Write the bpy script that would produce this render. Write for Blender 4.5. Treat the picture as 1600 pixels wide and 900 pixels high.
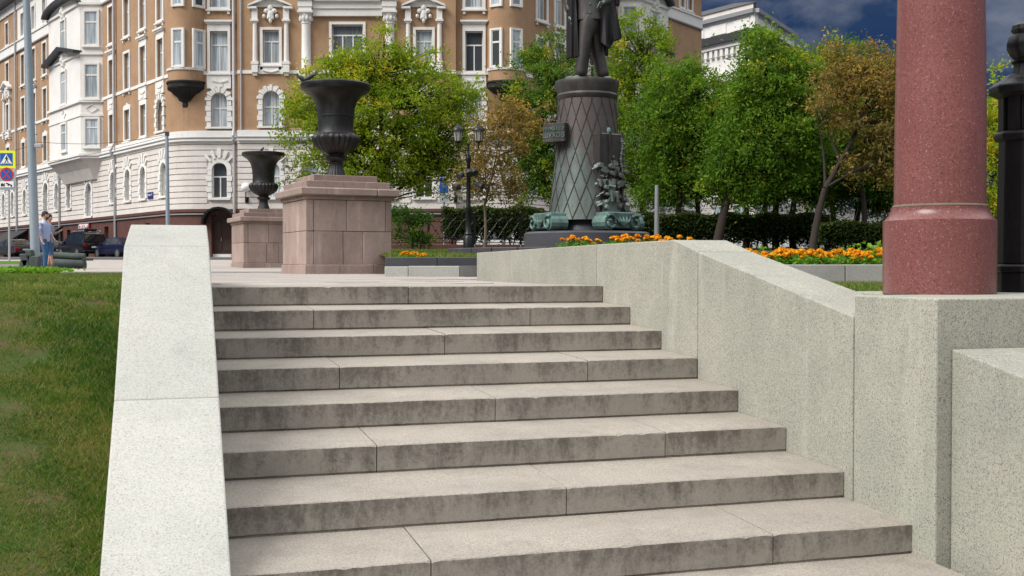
import bpy, bmesh, math, random
import numpy as np
from mathutils import Vector, Matrix
for o in list(bpy.data.objects): bpy.data.objects.remove(o)
scn = bpy.context.scene
COL = scn.collection
random.seed(7); NR = np.random.default_rng(11)
# ------------------------------------------------------------------ camera, sky, sun, exposure
F = 1763.2; PITCH = .0198; EZ = .1625
cd = bpy.data.cameras.new('camera'); cam = bpy.data.objects.new('camera', cd); COL.objects.link(cam)
cd.sensor_width = 36; cd.lens = F / 1600 * 36; cd.clip_start = .05; cd.clip_end = 3000
cam.location = (0, 0, EZ); cam.rotation_euler = (math.pi / 2 - PITCH, 0, 0)
scn.camera = cam
SUN_EL = math.radians(44); SUN_AZ = math.radians(-122)      # azimuth from +Y towards +X
world = bpy.data.worlds.new('World'); scn.world = world; world.use_nodes = True
nt = world.node_tree; nt.nodes.clear()
def N(t, kind, **kw):
    n = t.nodes.new(kind)
    for k, v in kw.items(): setattr(n, k, v)
    return n
def mathn(t, op, a, b=None, c=None, clamp=False):
    n = N(t, 'ShaderNodeMath', operation=op, use_clamp=clamp)
    for i, x in enumerate((a, b, c)):
        if x is None: continue
        if isinstance(x, (int, float)): n.inputs[i].default_value = x
        else: t.links.new(x, n.inputs[i])
    return n.outputs[0]
def mixc(t, fac, a, b, blend='MIX'):
    n = N(t, 'ShaderNodeMix', data_type='RGBA', blend_type=blend)
    for s, x in ((n.inputs[0], fac), (n.inputs[6], a), (n.inputs[7], b)):
        if isinstance(x, (int, float)): s.default_value = x
        elif isinstance(x, tuple): s.default_value = (*x[:3], 1)
        else: t.links.new(x, s)
    return n.outputs[2]
def sm(t, x, a, b):
    n = N(t, 'ShaderNodeMapRange', interpolation_type='SMOOTHSTEP'); t.links.new(x, n.inputs[0])
    n.inputs[1].default_value = a; n.inputs[2].default_value = b
    return n.outputs[0]
def noise(t, vec, scale, detail=4, rough=.55, dist=0):
    n = N(t, 'ShaderNodeTexNoise'); n.inputs['Scale'].default_value = scale
    n.inputs['Detail'].default_value = detail; n.inputs['Roughness'].default_value = rough; n.inputs['Distortion'].default_value = dist
    if vec is not None: t.links.new(vec, n.inputs['Vector'])
    return n.outputs['Fac']
def scaled(t, vec, s):
    n = N(t, 'ShaderNodeVectorMath', operation='MULTIPLY'); t.links.new(vec, n.inputs[0]); n.inputs[1].default_value = s
    return n.outputs[0]
sky = N(nt, 'ShaderNodeTexSky', sky_type='NISHITA'); sky.sun_disc = False
sky.sun_elevation = SUN_EL; sky.sun_rotation = SUN_AZ
tc = N(nt, 'ShaderNodeTexCoord'); sep = N(nt, 'ShaderNodeSeparateXYZ'); nt.links.new(tc.outputs['Generated'], sep.inputs[0])
zz = mathn(nt, 'MAXIMUM', sep.outputs[2], 0.0)
cv = scaled(nt, tc.outputs['Generated'], (1, 1, 2.4))
n1 = noise(nt, cv, 3.6, 7, .6, .5); n2 = noise(nt, cv, 9, 6, .6, .3)
skyc = mixc(nt, 1.0, sky.outputs[0], (.085, .085, .085), 'MULTIPLY')
# storm clouds low down, a thinner and brighter overcast higher up
lum = mathn(nt, 'ADD', sm(nt, zz, .16, .75), mathn(nt, 'MULTIPLY', mathn(nt, 'SUBTRACT', n1, .5), .55), clamp=True)
storm = mixc(nt, sm(nt, n2, .3, .75), (.004, .021, .078), (.012, .030, .078))
storm = mixc(nt, sm(nt, n1, .68, .84), storm, (.24, .21, .22))
cloud = mixc(nt, lum, storm, (1.22, 1.23, 1.26))
fin = mixc(nt, mathn(nt, 'MULTIPLY', sm(nt, n1, .36, .50), .25), cloud, skyc)
fin = mixc(nt, .96, skyc, cloud)
bg = N(nt, 'ShaderNodeBackground'); nt.links.new(fin, bg.inputs[0]); bg.inputs[1].default_value = 1.0
nt.links.new(bg.outputs[0], N(nt, 'ShaderNodeOutputWorld').inputs[0])
sd = bpy.data.lights.new('sun', 'SUN'); sd.energy = 2.9; sd.angle = math.radians(32); sd.color = (1, .965, .91)
sun = bpy.data.objects.new('sun', sd); COL.objects.link(sun)
sdir = Vector((math.sin(SUN_AZ) * math.cos(SUN_EL), math.cos(SUN_AZ) * math.cos(SUN_EL), math.sin(SUN_EL)))
sun.rotation_euler = sdir.to_track_quat('Z', 'Y').to_euler()
scn.view_settings.view_transform = 'Standard'; scn.view_settings.look = 'None'
scn.view_settings.exposure = 0.34; scn.view_settings.gamma = 1
# ------------------------------------------------------------------ materials
MATS = {}
def newmat(name):
    m = bpy.data.materials.new(name); m.use_nodes = True; t = m.node_tree
    b = t.nodes['Principled BSDF']; MATS[name] = m
    return m, t, b
def setc(t, b, col, rough=.7, metal=0, spec=.5):
    if isinstance(col, tuple): b.inputs['Base Color'].default_value = (*col, 1)
    else: t.links.new(col, b.inputs['Base Color'])
    if isinstance(rough, (int, float)): b.inputs['Roughness'].default_value = rough
    else: t.links.new(rough, b.inputs['Roughness'])
    b.inputs['Metallic'].default_value = metal; b.inputs['Specular IOR Level'].default_value = spec
def bump(t, b, h, strength=.3, dist=.01):
    n = N(t, 'ShaderNodeBump'); n.inputs['Strength'].default_value = strength; n.inputs['Distance'].default_value = dist
    t.links.new(h, n.inputs['Height']); t.links.new(n.outputs[0], b.inputs['Normal'])
def pos(t): return N(t, 'ShaderNodeNewGeometry').outputs['Position']
def simple(name, col, rough=.6, metal=0, spec=.5, vary=.12, vscale=6):
    m, t, b = newmat(name); p = pos(t)
    c = mixc(t, noise(t, p, vscale, 4), tuple(max(0, x * (1 - vary)) for x in col), tuple(x * (1 + vary) for x in col))
    setc(t, b, c, rough, metal, spec); return m
def granite(name, a, bcol, dark, fine=130, speck=.35, rough=.7, stain=.25, bmp=.25, perobj=.06, light=None, lime=0):
    m, t, b = newmat(name); p = pos(t)
    c = mixc(t, sm(t, noise(t, p, 1.6, 5, .6), .3, .7), a, bcol)
    f1 = noise(t, p, fine, 2, .7)
    c = mixc(t, mathn(t, 'MULTIPLY', sm(t, f1, .50, .66), speck), c, dark)
    c = mixc(t, mathn(t, 'MULTIPLY', sm(t, noise(t, p, fine * .42, 3, .75), .48, .68), speck * .55), c, tuple(x * .6 + y * .4 for x, y in zip(dark, a)))
    mot = noise(t, p, 5.5, 5, .6, .3); c = mixc(t, mathn(t, 'MULTIPLY', sm(t, mot, .45, .7), speck * .30), c, (a[0] * .78, a[1] * .86, a[2] * .80))
    c = mixc(t, mathn(t, 'MULTIPLY', sm(t, noise(t, p, fine * .8, 2, .7, .2), .58, .72), speck * .7), c, light or tuple(min(.95, x * 1.35) for x in a))
    if lime: c = mixc(t, mathn(t, 'MULTIPLY', sm(t, noise(t, scaled(t, p, (1, 1, .18)), 5, 6, .7), .52, .75), lime), c, tuple(min(.8, x * 1.7 + .06) for x in a))
    pst = scaled(t, p, (1, 1, .35))
    c = mixc(t, mathn(t, 'MULTIPLY', sm(t, noise(t, pst, 4.5, 6, .65), .5, .8), stain), c, tuple(x * .45 for x in a))
    oi = N(t, 'ShaderNodeObjectInfo')
    br = mathn(t, 'ADD', 1 - perobj, mathn(t, 'MULTIPLY', oi.outputs['Random'], perobj * 2))
    comb = N(t, 'ShaderNodeCombineXYZ')
    for i in range(3): t.links.new(br, comb.inputs[i])
    c = mixc(t, 1.0, c, comb.outputs[0], 'MULTIPLY')
    setc(t, b, c, rough, 0, .4); bump(t, b, f1, bmp, .002)
    return m
granite('granite_pale', (.47, .463, .42), (.405, .408, .37), (.17, .175, .16), 125, .62, .75, .30)
granite('granite_wall', (.42, .405, .34), (.33, .332, .28), (.095, .098, .085), 125, .85, .75, .32, lime=.20)
granite('granite_pink', (.39, .29, .25), (.30, .22, .19), (.12, .085, .078), 90, .55, .7, .55, .3, .14, lime=.35)
granite('granite_red', (.235, .088, .080), (.19, .068, .062), (.07, .028, .028), 112, .78, .28, .12, .02, 0, (.47, .29, .27))
granite('granite_dark', (.075, .075, .085), (.055, .055, .065), (.02, .02, .025), 110, .5, .45, .2, .1)
granite('granite_kerb', (.36, .35, .33), (.28, .27, .26), (.12, .12, .11), 110, .5, .8, .4)
granite('plinth_red', (.135, .055, .042), (.10, .042, .034), (.035, .017, .015), 30, .5, .6, .35, .15)
granite('paving', (.40, .36, .325), (.33, .295, .265), (.20, .18, .17), 100, .45, .85, .3, .2, .12)
def step_mat():
    m, t, b = newmat('granite_step'); p = pos(t); tcn = N(t, 'ShaderNodeTexCoord')
    g = N(t, 'ShaderNodeNewGeometry'); sx = N(t, 'ShaderNodeSeparateXYZ'); t.links.new(g.outputs['Normal'], sx.inputs[0])
    so = N(t, 'ShaderNodeSeparateXYZ'); t.links.new(tcn.outputs['Object'], so.inputs[0])
    c = mixc(t, sm(t, noise(t, p, 1.5, 5, .6), .3, .7), (.41, .37, .315), (.335, .305, .262))
    f1 = noise(t, p, 100, 4, .8)
    c = mixc(t, mathn(t, 'MULTIPLY', sm(t, f1, .44, .62), .68), c, (.17, .15, .13))
    c = mixc(t, mathn(t, 'MULTIPLY', sm(t, noise(t, p, 95, 2, .7), .6, .72), .3), c, (.66, .60, .53))
    c = mixc(t, mathn(t, 'MULTIPLY', sm(t, noise(t, p, 5, 6, .65), .45, .75), .45), c, (.22, .19, .16))
    # weathering on the risers: vertical runs of dark crust hanging from under the nosing
    pst = scaled(t, p, (1, 1, .32)); run = noise(t, pst, 10, 7, .72); blot = noise(t, p, 34, 8, .85); big = noise(t, scaled(t, p, (1, 1, .1)), 2.2, 3, .5)
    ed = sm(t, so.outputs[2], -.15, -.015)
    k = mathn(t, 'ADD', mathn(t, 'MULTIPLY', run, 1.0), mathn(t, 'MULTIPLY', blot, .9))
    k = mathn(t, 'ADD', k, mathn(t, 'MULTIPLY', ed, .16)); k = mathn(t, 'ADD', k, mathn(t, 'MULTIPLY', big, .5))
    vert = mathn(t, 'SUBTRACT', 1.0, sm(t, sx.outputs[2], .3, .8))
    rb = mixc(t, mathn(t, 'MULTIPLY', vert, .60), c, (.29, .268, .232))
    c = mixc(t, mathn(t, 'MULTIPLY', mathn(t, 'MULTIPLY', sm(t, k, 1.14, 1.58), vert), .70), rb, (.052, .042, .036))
    setc(t, b, c, .85, 0, .3); bump(t, b, f1, .25, .003)
step_mat()
def stucco(name, a, d, stain=.3, bmp=.3):
    m, t, b = newmat(name); p = pos(t)
    c = mixc(t, sm(t, noise(t, p, .8, 6, .65), .3, .75), a, d)
    pst = scaled(t, p, (1, 1, .25))
    c = mixc(t, mathn(t, 'MULTIPLY', sm(t, noise(t, pst, 1.3, 7, .7), .52, .78), stain), c, tuple(x * .5 for x in d))
    f = noise(t, p, 9, 6, .75)
    c = mixc(t, mathn(t, 'MULTIPLY', sm(t, f, .45, .75), .35), c, tuple(x * 1.25 for x in a))
    setc(t, b, c, .9, 0, .25); bump(t, b, f, bmp, .03)
stucco('stucco_brown', (.41, .263, .158), (.325, .202, .12), .62)
stucco('stucco_white', (.78, .765, .735), (.70, .68, .645), .26)
stucco('stucco_rustic', (.70, .66, .62), (.60, .555, .515), .45)
stucco('stone_black', (.035, .033, .032), (.02, .02, .02), .3)
def bronze(name, a, v, amt, sc=3, rough=.45):
    m, t, b = newmat(name); p = pos(t); pst = scaled(t, p, (1, 1, .4))
    k = sm(t, noise(t, pst, sc, 7, .7), .5 - amt * .3, .8 - amt * .3)
    c = mixc(t, k, a, v); c = mixc(t, mathn(t, 'MULTIPLY', sm(t, noise(t, p, sc * 5, 5, .7), .5, .8), .5), c, tuple(x * .4 for x in a))
    setc(t, b, c, rough, .35, .5); bump(t, b, noise(t, p, 25, 5, .7), .25, .01)
bronze('bronze_dark', (.022, .019, .020), (.040, .048, .050), .15, 4)
bronze('bronze_brown', (.055, .043, .042), (.085, .090, .085), .35, 3)
bronze('bronze_patina', (.09, .082, .075), (.20, .245, .225), .7, 2.2, .6)
def shaft_mat():
    m, t, b = newmat('bronze_shaft'); p = pos(t); sx = N(t, 'ShaderNodeSeparateXYZ'); t.links.new(p, sx.inputs[0])
    h = mathn(t, 'ADD', sx.outputs[2], mathn(t, 'MULTIPLY', mathn(t, 'SUBTRACT', noise(t, scaled(t, p, (1, 1, .35)), 5, 6, .7), .5), 3.0))
    c = mixc(t, sm(t, noise(t, scaled(t, p, (1, 1, .4)), 3, 7, .7), .35, .7), (.085, .10, .09), (.155, .195, .178))
    c = mixc(t, sm(t, h, 2.0, 2.9), c, mixc(t, noise(t, p, 9, 5, .7), (.075, .055, .052), (.13, .115, .105)))
    setc(t, b, c, .55, .3, .5); bump(t, b, noise(t, p, 25, 5, .7), .3, .01)
shaft_mat()
bronze('bronze_green', (.06, .10, .09), (.15, .25, .22), .7, 3, .6)
bronze('iron_black', (.010, .010, .011), (.018, .018, .02), .2, 6, .38)
simple('paint_white', (.80, .80, .78), .5); simple('sash_white', (.74, .73, .70), .45)
simple('pole_grey', (.30, .36, .41), .5, .2); simple('pipe_grey', (.42, .42, .43), .5, .2)
simple('metal_dark', (.05, .05, .055), .5, .3); simple('zinc', (.30, .31, .32), .5, .4)
simple('wood_door', (.055, .028, .02), .55, vary=.35, vscale=14)
simple('awning_black', (.022, .022, .024), .8)
simple('sign_blue', (.012, .10, .42), .4, vary=.03); simple('sign_yellow', (.80, .86, .02), .5, vary=.03)
simple('sign_red', (.55, .02, .035), .45, vary=.05); simple('sign_white', (.85, .85, .85), .4, vary=.02)
simple('sign_black', (.015, .015, .015), .5); simple('plate_navy', (.02, .03, .16), .4)
simple('plate_grey', (.34, .37, .42), .5); simple('green_paint', (.02, .30, .13), .5)
simple('car_black', (.012, .012, .014), .18, .2, .6); simple('car_navy', (.012, .016, .05), .18, .3, .6)
simple('car_grey', (.05, .05, .055), .22, .4, .6); simple('car_white', (.6, .6, .6), .25)
simple('tyre', (.014, .014, .014), .85); simple('rim', (.35, .36, .37), .35, .8)
simple('car_glass', (.015, .02, .022), .06, 0, .8); simple('tail_red', (.42, .008, .01), .25); simple('lamp_clear', (.7, .7, .72), .2)
simple('skin', (.52, .30, .22), .55, vary=.05); simple('hair', (.025, .017, .013), .7)
simple('shirt', (.33, .40, .60), .85, vary=.08, vscale=25); simple('jeans', (.035, .105, .22), .9, vary=.45, vscale=12)
simple('shoe', (.02, .02, .022), .6); simple('cloth_dark', (.03, .035, .05), .9); simple('cloth_grey', (.22, .23, .28), .9)
simple('canvas_green', (.045, .062, .055), .7, vary=.5, vscale=7); simple('feather', (.05, .05, .058), .6, vary=.4, vscale=40)
simple('bark', (.035, .026, .021), .95, vary=.5, vscale=18); simple('bark_pale', (.16, .125, .09), .95, vary=.4, vscale=18)
simple('bark_mid', (.10, .08, .06), .95, vary=.4, vscale=18); simple('soil', (.075, .05, .035), 1, vary=.4, vscale=8); simple('asphalt', (.07, .07, .072), .9, vary=.2)
simple('lawn_green', (.07, .15, .02), 1, 0, .1, .4, 14); simple('lamp_milk', (.82, .82, .80), .3); simple('wire', (.02, .02, .02), .6)
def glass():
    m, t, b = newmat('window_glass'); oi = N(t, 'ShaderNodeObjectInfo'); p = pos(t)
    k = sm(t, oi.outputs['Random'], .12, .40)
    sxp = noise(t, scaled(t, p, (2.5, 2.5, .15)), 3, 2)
    c = mixc(t, k, (.06, .065, .065), mixc(t, sm(t, sxp, .35, .65), (.58, .65, .70), (.30, .35, .38)))  # pale blue streaks put the reflected sky into the pane colour, like curtain folds
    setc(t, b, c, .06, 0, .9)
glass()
def lglass():
    m, t, b = newmat('lantern_glass'); setc(t, b, (.55, .55, .50), .25); b.inputs['Transmission Weight'].default_value = .45
lglass()
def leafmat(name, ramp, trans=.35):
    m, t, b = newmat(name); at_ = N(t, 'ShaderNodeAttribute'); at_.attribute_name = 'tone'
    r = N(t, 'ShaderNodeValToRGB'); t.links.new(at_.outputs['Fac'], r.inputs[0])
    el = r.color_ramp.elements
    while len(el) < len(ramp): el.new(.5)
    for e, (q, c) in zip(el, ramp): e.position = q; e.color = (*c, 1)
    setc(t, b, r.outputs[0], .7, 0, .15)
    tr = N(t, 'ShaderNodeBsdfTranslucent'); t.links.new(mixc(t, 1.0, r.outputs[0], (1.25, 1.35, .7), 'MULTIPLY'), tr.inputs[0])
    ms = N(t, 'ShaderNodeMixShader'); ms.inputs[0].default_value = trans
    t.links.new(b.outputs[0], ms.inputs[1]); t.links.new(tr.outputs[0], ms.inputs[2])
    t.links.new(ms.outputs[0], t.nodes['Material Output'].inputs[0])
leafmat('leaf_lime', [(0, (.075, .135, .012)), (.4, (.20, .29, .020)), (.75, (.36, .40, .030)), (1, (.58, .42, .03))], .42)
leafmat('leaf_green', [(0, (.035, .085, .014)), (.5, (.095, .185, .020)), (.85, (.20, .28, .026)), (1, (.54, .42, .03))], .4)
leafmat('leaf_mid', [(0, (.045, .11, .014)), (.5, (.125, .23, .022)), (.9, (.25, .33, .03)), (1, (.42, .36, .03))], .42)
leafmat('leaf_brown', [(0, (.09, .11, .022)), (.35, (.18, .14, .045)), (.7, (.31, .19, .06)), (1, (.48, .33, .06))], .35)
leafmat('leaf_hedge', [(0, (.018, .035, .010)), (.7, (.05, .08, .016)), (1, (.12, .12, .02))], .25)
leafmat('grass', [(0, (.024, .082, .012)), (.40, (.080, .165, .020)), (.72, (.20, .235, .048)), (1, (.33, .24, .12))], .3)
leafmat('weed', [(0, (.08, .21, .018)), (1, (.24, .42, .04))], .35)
leafmat('petal', [(0, (.66, .22, .006)), (.6, (.85, .40, .012)), (1, (.88, .58, .04))], .2)
def lawnmat():
    m, t, b = newmat('lawn_soil'); p = pos(t)
    c = mixc(t, sm(t, noise(t, p, 3, 6, .65), .35, .65), (.045, .07, .018), (.10, .068, .038))
    c = mixc(t, sm(t, noise(t, p, 30, 4, .7), .4, .7), c, (.045, .085, .016)); setc(t, b, c, 1, 0, .1); bump(t, b, noise(t, p, 40, 4), .6, .02)
lawnmat()
# ------------------------------------------------------------------ mesh helpers
class MB:
    def __init__(s): s.v = []; s.f = []
    def add(s, vs, fs):
        o = len(s.v); s.v += [tuple(map(float, v)) for v in vs]; s.f += [[i + o for i in f] for f in fs]; return s
    def hexa(s, p): return s.add(p, [(0, 3, 2, 1), (4, 5, 6, 7), (0, 1, 5, 4), (1, 2, 6, 5), (2, 3, 7, 6), (3, 0, 4, 7)])
    def box(s, x0, x1, y0, y1, z0, z1, fn=None):
        p = [(x0, y0, z0), (x1, y0, z0), (x1, y1, z0), (x0, y1, z0), (x0, y0, z1), (x1, y0, z1), (x1, y1, z1), (x0, y1, z1)]
        return s.hexa([fn(*q) for q in p] if fn else p)
    def prism(s, a, b):      # two matching loops
        n = len(a); return s.add(list(a) + list(b), [list(range(n))[::-1], list(range(n, 2 * n))] + [(i, (i + 1) % n, n + (i + 1) % n, n + i) for i in range(n)])
    def lathe(s, prof, n=24, c=(0, 0, 0), fn=None, a0=0, a1=2 * math.pi, caps=True):
        full = abs(a1 - a0 - 2 * math.pi) < 1e-6; m = n if full else n + 1; vs = []
        for r, z in prof:
            for k in range(m):
                a = a0 + (a1 - a0) * k / n; rr = fn(r, z, a) if fn else r
                vs.append((c[0] + rr * math.cos(a), c[1] + rr * math.sin(a), c[2] + z))
        fs = []
        for i in range(len(prof) - 1):
            for k in range(n):
                k2 = (k + 1) % m if full else k + 1
                fs.append((i * m + k, i * m + k2, (i + 1) * m + k2, (i + 1) * m + k))
        if caps and full: fs += [list(range(m))[::-1], [(len(prof) - 1) * m + k for k in range(m)]]
        return s.add(vs, fs)
    def tube(s, path, rad, n=6, cap=True):
        path = [Vector(p) for p in path]; vs = []
        if isinstance(rad, (int, float)): rad = [rad] * len(path)
        for i, p in enumerate(path):
            d = (path[min(i + 1, len(path) - 1)] - path[max(i - 1, 0)]).normalized()
            a = d.cross(Vector((0, 0, 1)) if abs(d.z) < .9 else Vector((1, 0, 0))).normalized(); b = d.cross(a)
            for k in range(n):
                t = 2 * math.pi * k / n; vs.append(p + (a * math.cos(t) + b * math.sin(t)) * rad[i])
        fs = [(i * n + k, i * n + (k + 1) % n, (i + 1) * n + (k + 1) % n, (i + 1) * n + k) for i in range(len(path) - 1) for k in range(n)]
        if cap: fs += [list(range(n))[::-1], [(len(path) - 1) * n + k for k in range(n)]]
        return s.add(vs, fs)
    def ball(s, c, r, n=10, m=6):
        if isinstance(r, (int, float)): r = (r, r, r)
        vs = [(c[0], c[1], c[2] - r[2])]
        for i in range(1, m):
            t = math.pi * i / m
            for k in range(n): a = 2 * math.pi * k / n; vs.append((c[0] + r[0] * math.sin(t) * math.cos(a), c[1] + r[1] * math.sin(t) * math.sin(a), c[2] - r[2] * math.cos(t)))
        vs.append((c[0], c[1], c[2] + r[2])); L = len(vs) - 1
        fs = [(0, 1 + (k + 1) % n, 1 + k) for k in range(n)] + [(L, 1 + (m - 2) * n + k, 1 + (m - 2) * n + (k + 1) % n) for k in range(n)]
        for i in range(m - 2):
            for k in range(n): fs.append((1 + i * n + k, 1 + i * n + (k + 1) % n, 1 + (i + 1) * n + (k + 1) % n, 1 + (i + 1) * n + k))
        return s.add(vs, fs)
    def build(s, name, mat, parent=None, smooth=False, bevel=0, local=False, recalc=True, origin=None, segs=1):
        me = bpy.data.meshes.new(name); vs = s.v
        if origin is not None: vs = [(x - origin[0], y - origin[1], z - origin[2]) for x, y, z in vs]
        me.from_pydata(vs, [], s.f)
        if recalc:
            bm = bmesh.new(); bm.from_mesh(me); bmesh.ops.recalc_face_normals(bm, faces=bm.faces); bm.to_mesh(me); bm.free()
        if smooth:
            me.shade_smooth(); me.set_sharp_from_angle(angle=math.radians(40))
        me.materials.append(MATS[mat])
        o = bpy.data.objects.new(name, me); COL.objects.link(o)
        if origin is not None: o.location = origin
        if parent is not None:
            o.parent = parent
            if not local: o.matrix_parent_inverse = WM(parent).inverted()
        if bevel:
            md = o.modifiers.new('bevel', 'BEVEL'); md.width = bevel; md.segments = segs; md.limit_method = 'ANGLE'; md.angle_limit = math.radians(40)
        return o
def WM(o): return (WM(o.parent) @ o.matrix_parent_inverse @ o.matrix_basis) if o.parent else o.matrix_basis.copy()
def tag(o, label, cat, group=None):
    o['label'] = label; o['category'] = cat
    if group: o['group'] = group
    return o
def thing(name, label, cat, loc=(0, 0, 0), rz=0, group=None):
    o = bpy.data.objects.new(name, None); COL.objects.link(o); o.empty_display_size = .2
    o.location = loc; o.rotation_euler = (0, 0, rz); return tag(o, label, cat, group)
def struct(o): o['kind'] = 'structure'; return o
def copy_tree(o, parent=None):
    c = o.copy(); COL.objects.link(c); c.parent = parent
    for ch in list(o.children): copy_tree(ch, c)
    return c
def fast_mesh(name, V, Q, mat, tone=None, parent=None, k=4):
    me = bpy.data.meshes.new(name); n = len(Q)
    me.vertices.add(len(V)); me.vertices.foreach_set('co', np.asarray(V, np.float32).ravel())
    me.loops.add(n * k); me.loops.foreach_set('vertex_index', np.asarray(Q, np.int32).ravel())
    me.polygons.add(n); me.polygons.foreach_set('loop_start', np.arange(0, n * k, k, dtype=np.int32)); me.polygons.foreach_set('loop_total', np.full(n, k, np.int32))
    if tone is not None:
        a = me.attributes.new('tone', 'FLOAT', 'FACE'); a.data.foreach_set('value', np.asarray(tone, np.float32))
    me.update(calc_edges=True); me.materials.append(MATS[mat])
    o = bpy.data.objects.new(name, me); COL.objects.link(o)
    if parent is not None: o.parent = parent; o.matrix_parent_inverse = WM(parent).inverted()
    return o
cP, sP = math.cos(PITCH), math.sin(PITCH)
def at(px, py, Y):
    x = (px - 800) / F; y = (450 - py) / F; k = Y / (cP + y * sP)
    return Vector((x * k, Y, (-sP + y * cP) * k + EZ))
def zat(py, Y): return at(800, py, Y).z
def xat(px, Y): return (px - 800) / F * Y
# stair frame: w across to the right, u uphill from the top nosing
AL = .291; A0 = Vector((-2.288, 8.486)); AV = Vector((math.cos(AL), math.sin(AL))); UV = Vector((-math.sin(AL), math.cos(AL)))
SW = 3.181; ST = .5898; SR = .144; SL = .0114
def S(w, u, z): q = A0 + AV * w + UV * u; return (q.x, q.y, z)
def w_of(px, u):
    k = (px - 800) / F; b = A0 + UV * u
    return (k * b.y - b.x) / (AV.x - k * AV.y)
def ground(y):
    return float(np.interp(y, [0, 24, 36, 60, 400], [0, 0, .07, .62, .75]))
# ------------------------------------------------------------------ ground sheets
def grid_sheet(name, xs, ys, zf, mat):
    V = [(x, y, zf(x, y)) for y in ys for x in xs]; n = len(xs)
    Q = [(j * n + i, j * n + i + 1, (j + 1) * n + i + 1, (j + 1) * n + i) for j in range(len(ys) - 1) for i in range(n - 1)]
    return struct(MB().add(V, Q).build(name, mat, recalc=False))
grid_sheet('ground', [-700, -60, -20, 0, 20, 60, 700], [-200, 0, 26, 27.5, 36, 60, 100, 1200],
           lambda x, y: -1.62 if y < 27 else ground(y) - .05, 'asphalt')
plaza = grid_sheet('plaza', [-60, -30, -10, 0, 10, 40], [26.9, 30, 36, 42, 48, 54, 60, 66], lambda x, y: ground(y), 'paving')
MB().box(-60, 12, 26.84, 26.96, -.35, .006).build('path_edging', 'granite_kerb', plaza, bevel=.008)
nb = MB(); near = [S(-.45, .1, -.014), S(SW + .05, .1, -.014), S(SW + .05, 4.2, -.014), (-.3, 17.3, -.014), (-2.2, 17.3, -.014), (-2.2, 19.2, -.014), (-2.2, 26.95, -.014), (-8.1, 26.95, -.014)]
nb.add(near, [list(range(len(near)))]); nb.build('paving_bed', 'paving', plaza, recalc=False)
slabm = MB().box(-.5165, .5165, -.2915, .2915, -.05, 0); proto = None
for r in range(28):
    u = .62 + .2915 + r * .60
    for k in range(6):
        w = -.9 + (.52 if r % 2 else 0) + k * 1.045 + random.uniform(-.004, .004)
        q = Vector(S(w, u, 0))
        if w + .52 > SW + .02 and u < 4.6: continue
        if w < .02 or q.y > 26.5 or q.x > -.9 and q.y > 16.4: continue
        if proto is None: o = proto = slabm.build('paving_slab', 'paving', plaza, bevel=.006)
        else: o = proto.copy(); COL.objects.link(o)
        o.location = (q.x, q.y, random.uniform(-.003, .001)); o.rotation_euler = (random.uniform(-.002, .002), random.uniform(-.002, .002), AL)
road = struct(MB().add([(-140, 68, ground(68) + .006), (-13, 61.5, ground(61.5) + .006), (40, 64, .7), (40, 55, .58), (-10, 52, .46), (-120, 56, .58)], [list(range(6))]).build('road', 'asphalt', recalc=False))
# ------------------------------------------------------------------ stairs
stairs = bpy.data.objects.new('stairs', None); COL.objects.link(stairs); struct(stairs)
stairs.location = S(SW / 2, 0, 0)
JO = {0: [638], 1: [490, 828], 2: [695], 3: [530, 918], 4: [774], 5: [588, 1040], 6: [885], 7: [673, 1210], 8: [900], 9: []}
for i in range(10):
    u = -i * ST; z = -i * (SR + SL); ws = [-.12] + [w_of(p, u) for p in JO[i]] + [SW - .002]
    for a, b in zip(ws[:-1], ws[1:]):
        a += .0025; b -= .0025; dz = random.uniform(-.0015, .0015); du = random.uniform(-.003, .003)
        back = .605 if i == 0 else ST + .04
        nseg = max(2, int((b - a) / .035)); m = MB(); rings = []
        for k in range(nseg + 1):
            w = a + (b - a) * k / nseg; j1, j2 = random.uniform(-.0012, .0012), random.uniform(-.0012, .0012); ch = .005 + (random.random() ** 30) * .008
            if k in (0, nseg): ch += .004
            wob = .0022 * math.sin(w * 3.1 + i) + .0014 * math.sin(w * 9.7 + 2 * i)
            sec = [(u + du + wob, z + dz - ch * .9 + j1), (u + du + wob + ch, z + dz + j2), (u + back, z + SL * (0 if i == 0 else 1) + dz), (u + back, z - SR - .02), (u + du + .012, z - SR - .02), (u + du + .012, z - SR + .006 + j1), (u + du + wob + .002, z - SR + .012 + j1)]
            rings.append([S(w, p, q) for p, q in sec])
        q7 = 7; m.add([p for rg_ in rings for p in rg_], [(k * q7 + e, k * q7 + (e + 1) % q7, (k + 1) * q7 + (e + 1) % q7, (k + 1) * q7 + e) for k in range(nseg) for e in range(q7)] + [list(range(q7)), [nseg * q7 + e for e in range(q7)]])
        m.build('step_block', 'granite_step', stairs, origin=S((a + b) / 2, u, z))
struct(MB().prism([S(-.1, p, q) for p, q in [(-5.35, -1.62), (-5.35, -1.57), (.4, -.2), (.4, -1.62)]], [S(SW - .01, p, q) for p, q in [(-5.35, -1.62), (-5.35, -1.57), (.4, -.2), (.4, -1.62)]]).build('stair_core', 'granite_step'))
struct(MB().box(-20, 20, -20, 0, -.05, 0, lambda x, y, z: S(x, y - 5.36, z - 1.56)).build('lower_pavement', 'paving'))
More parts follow.
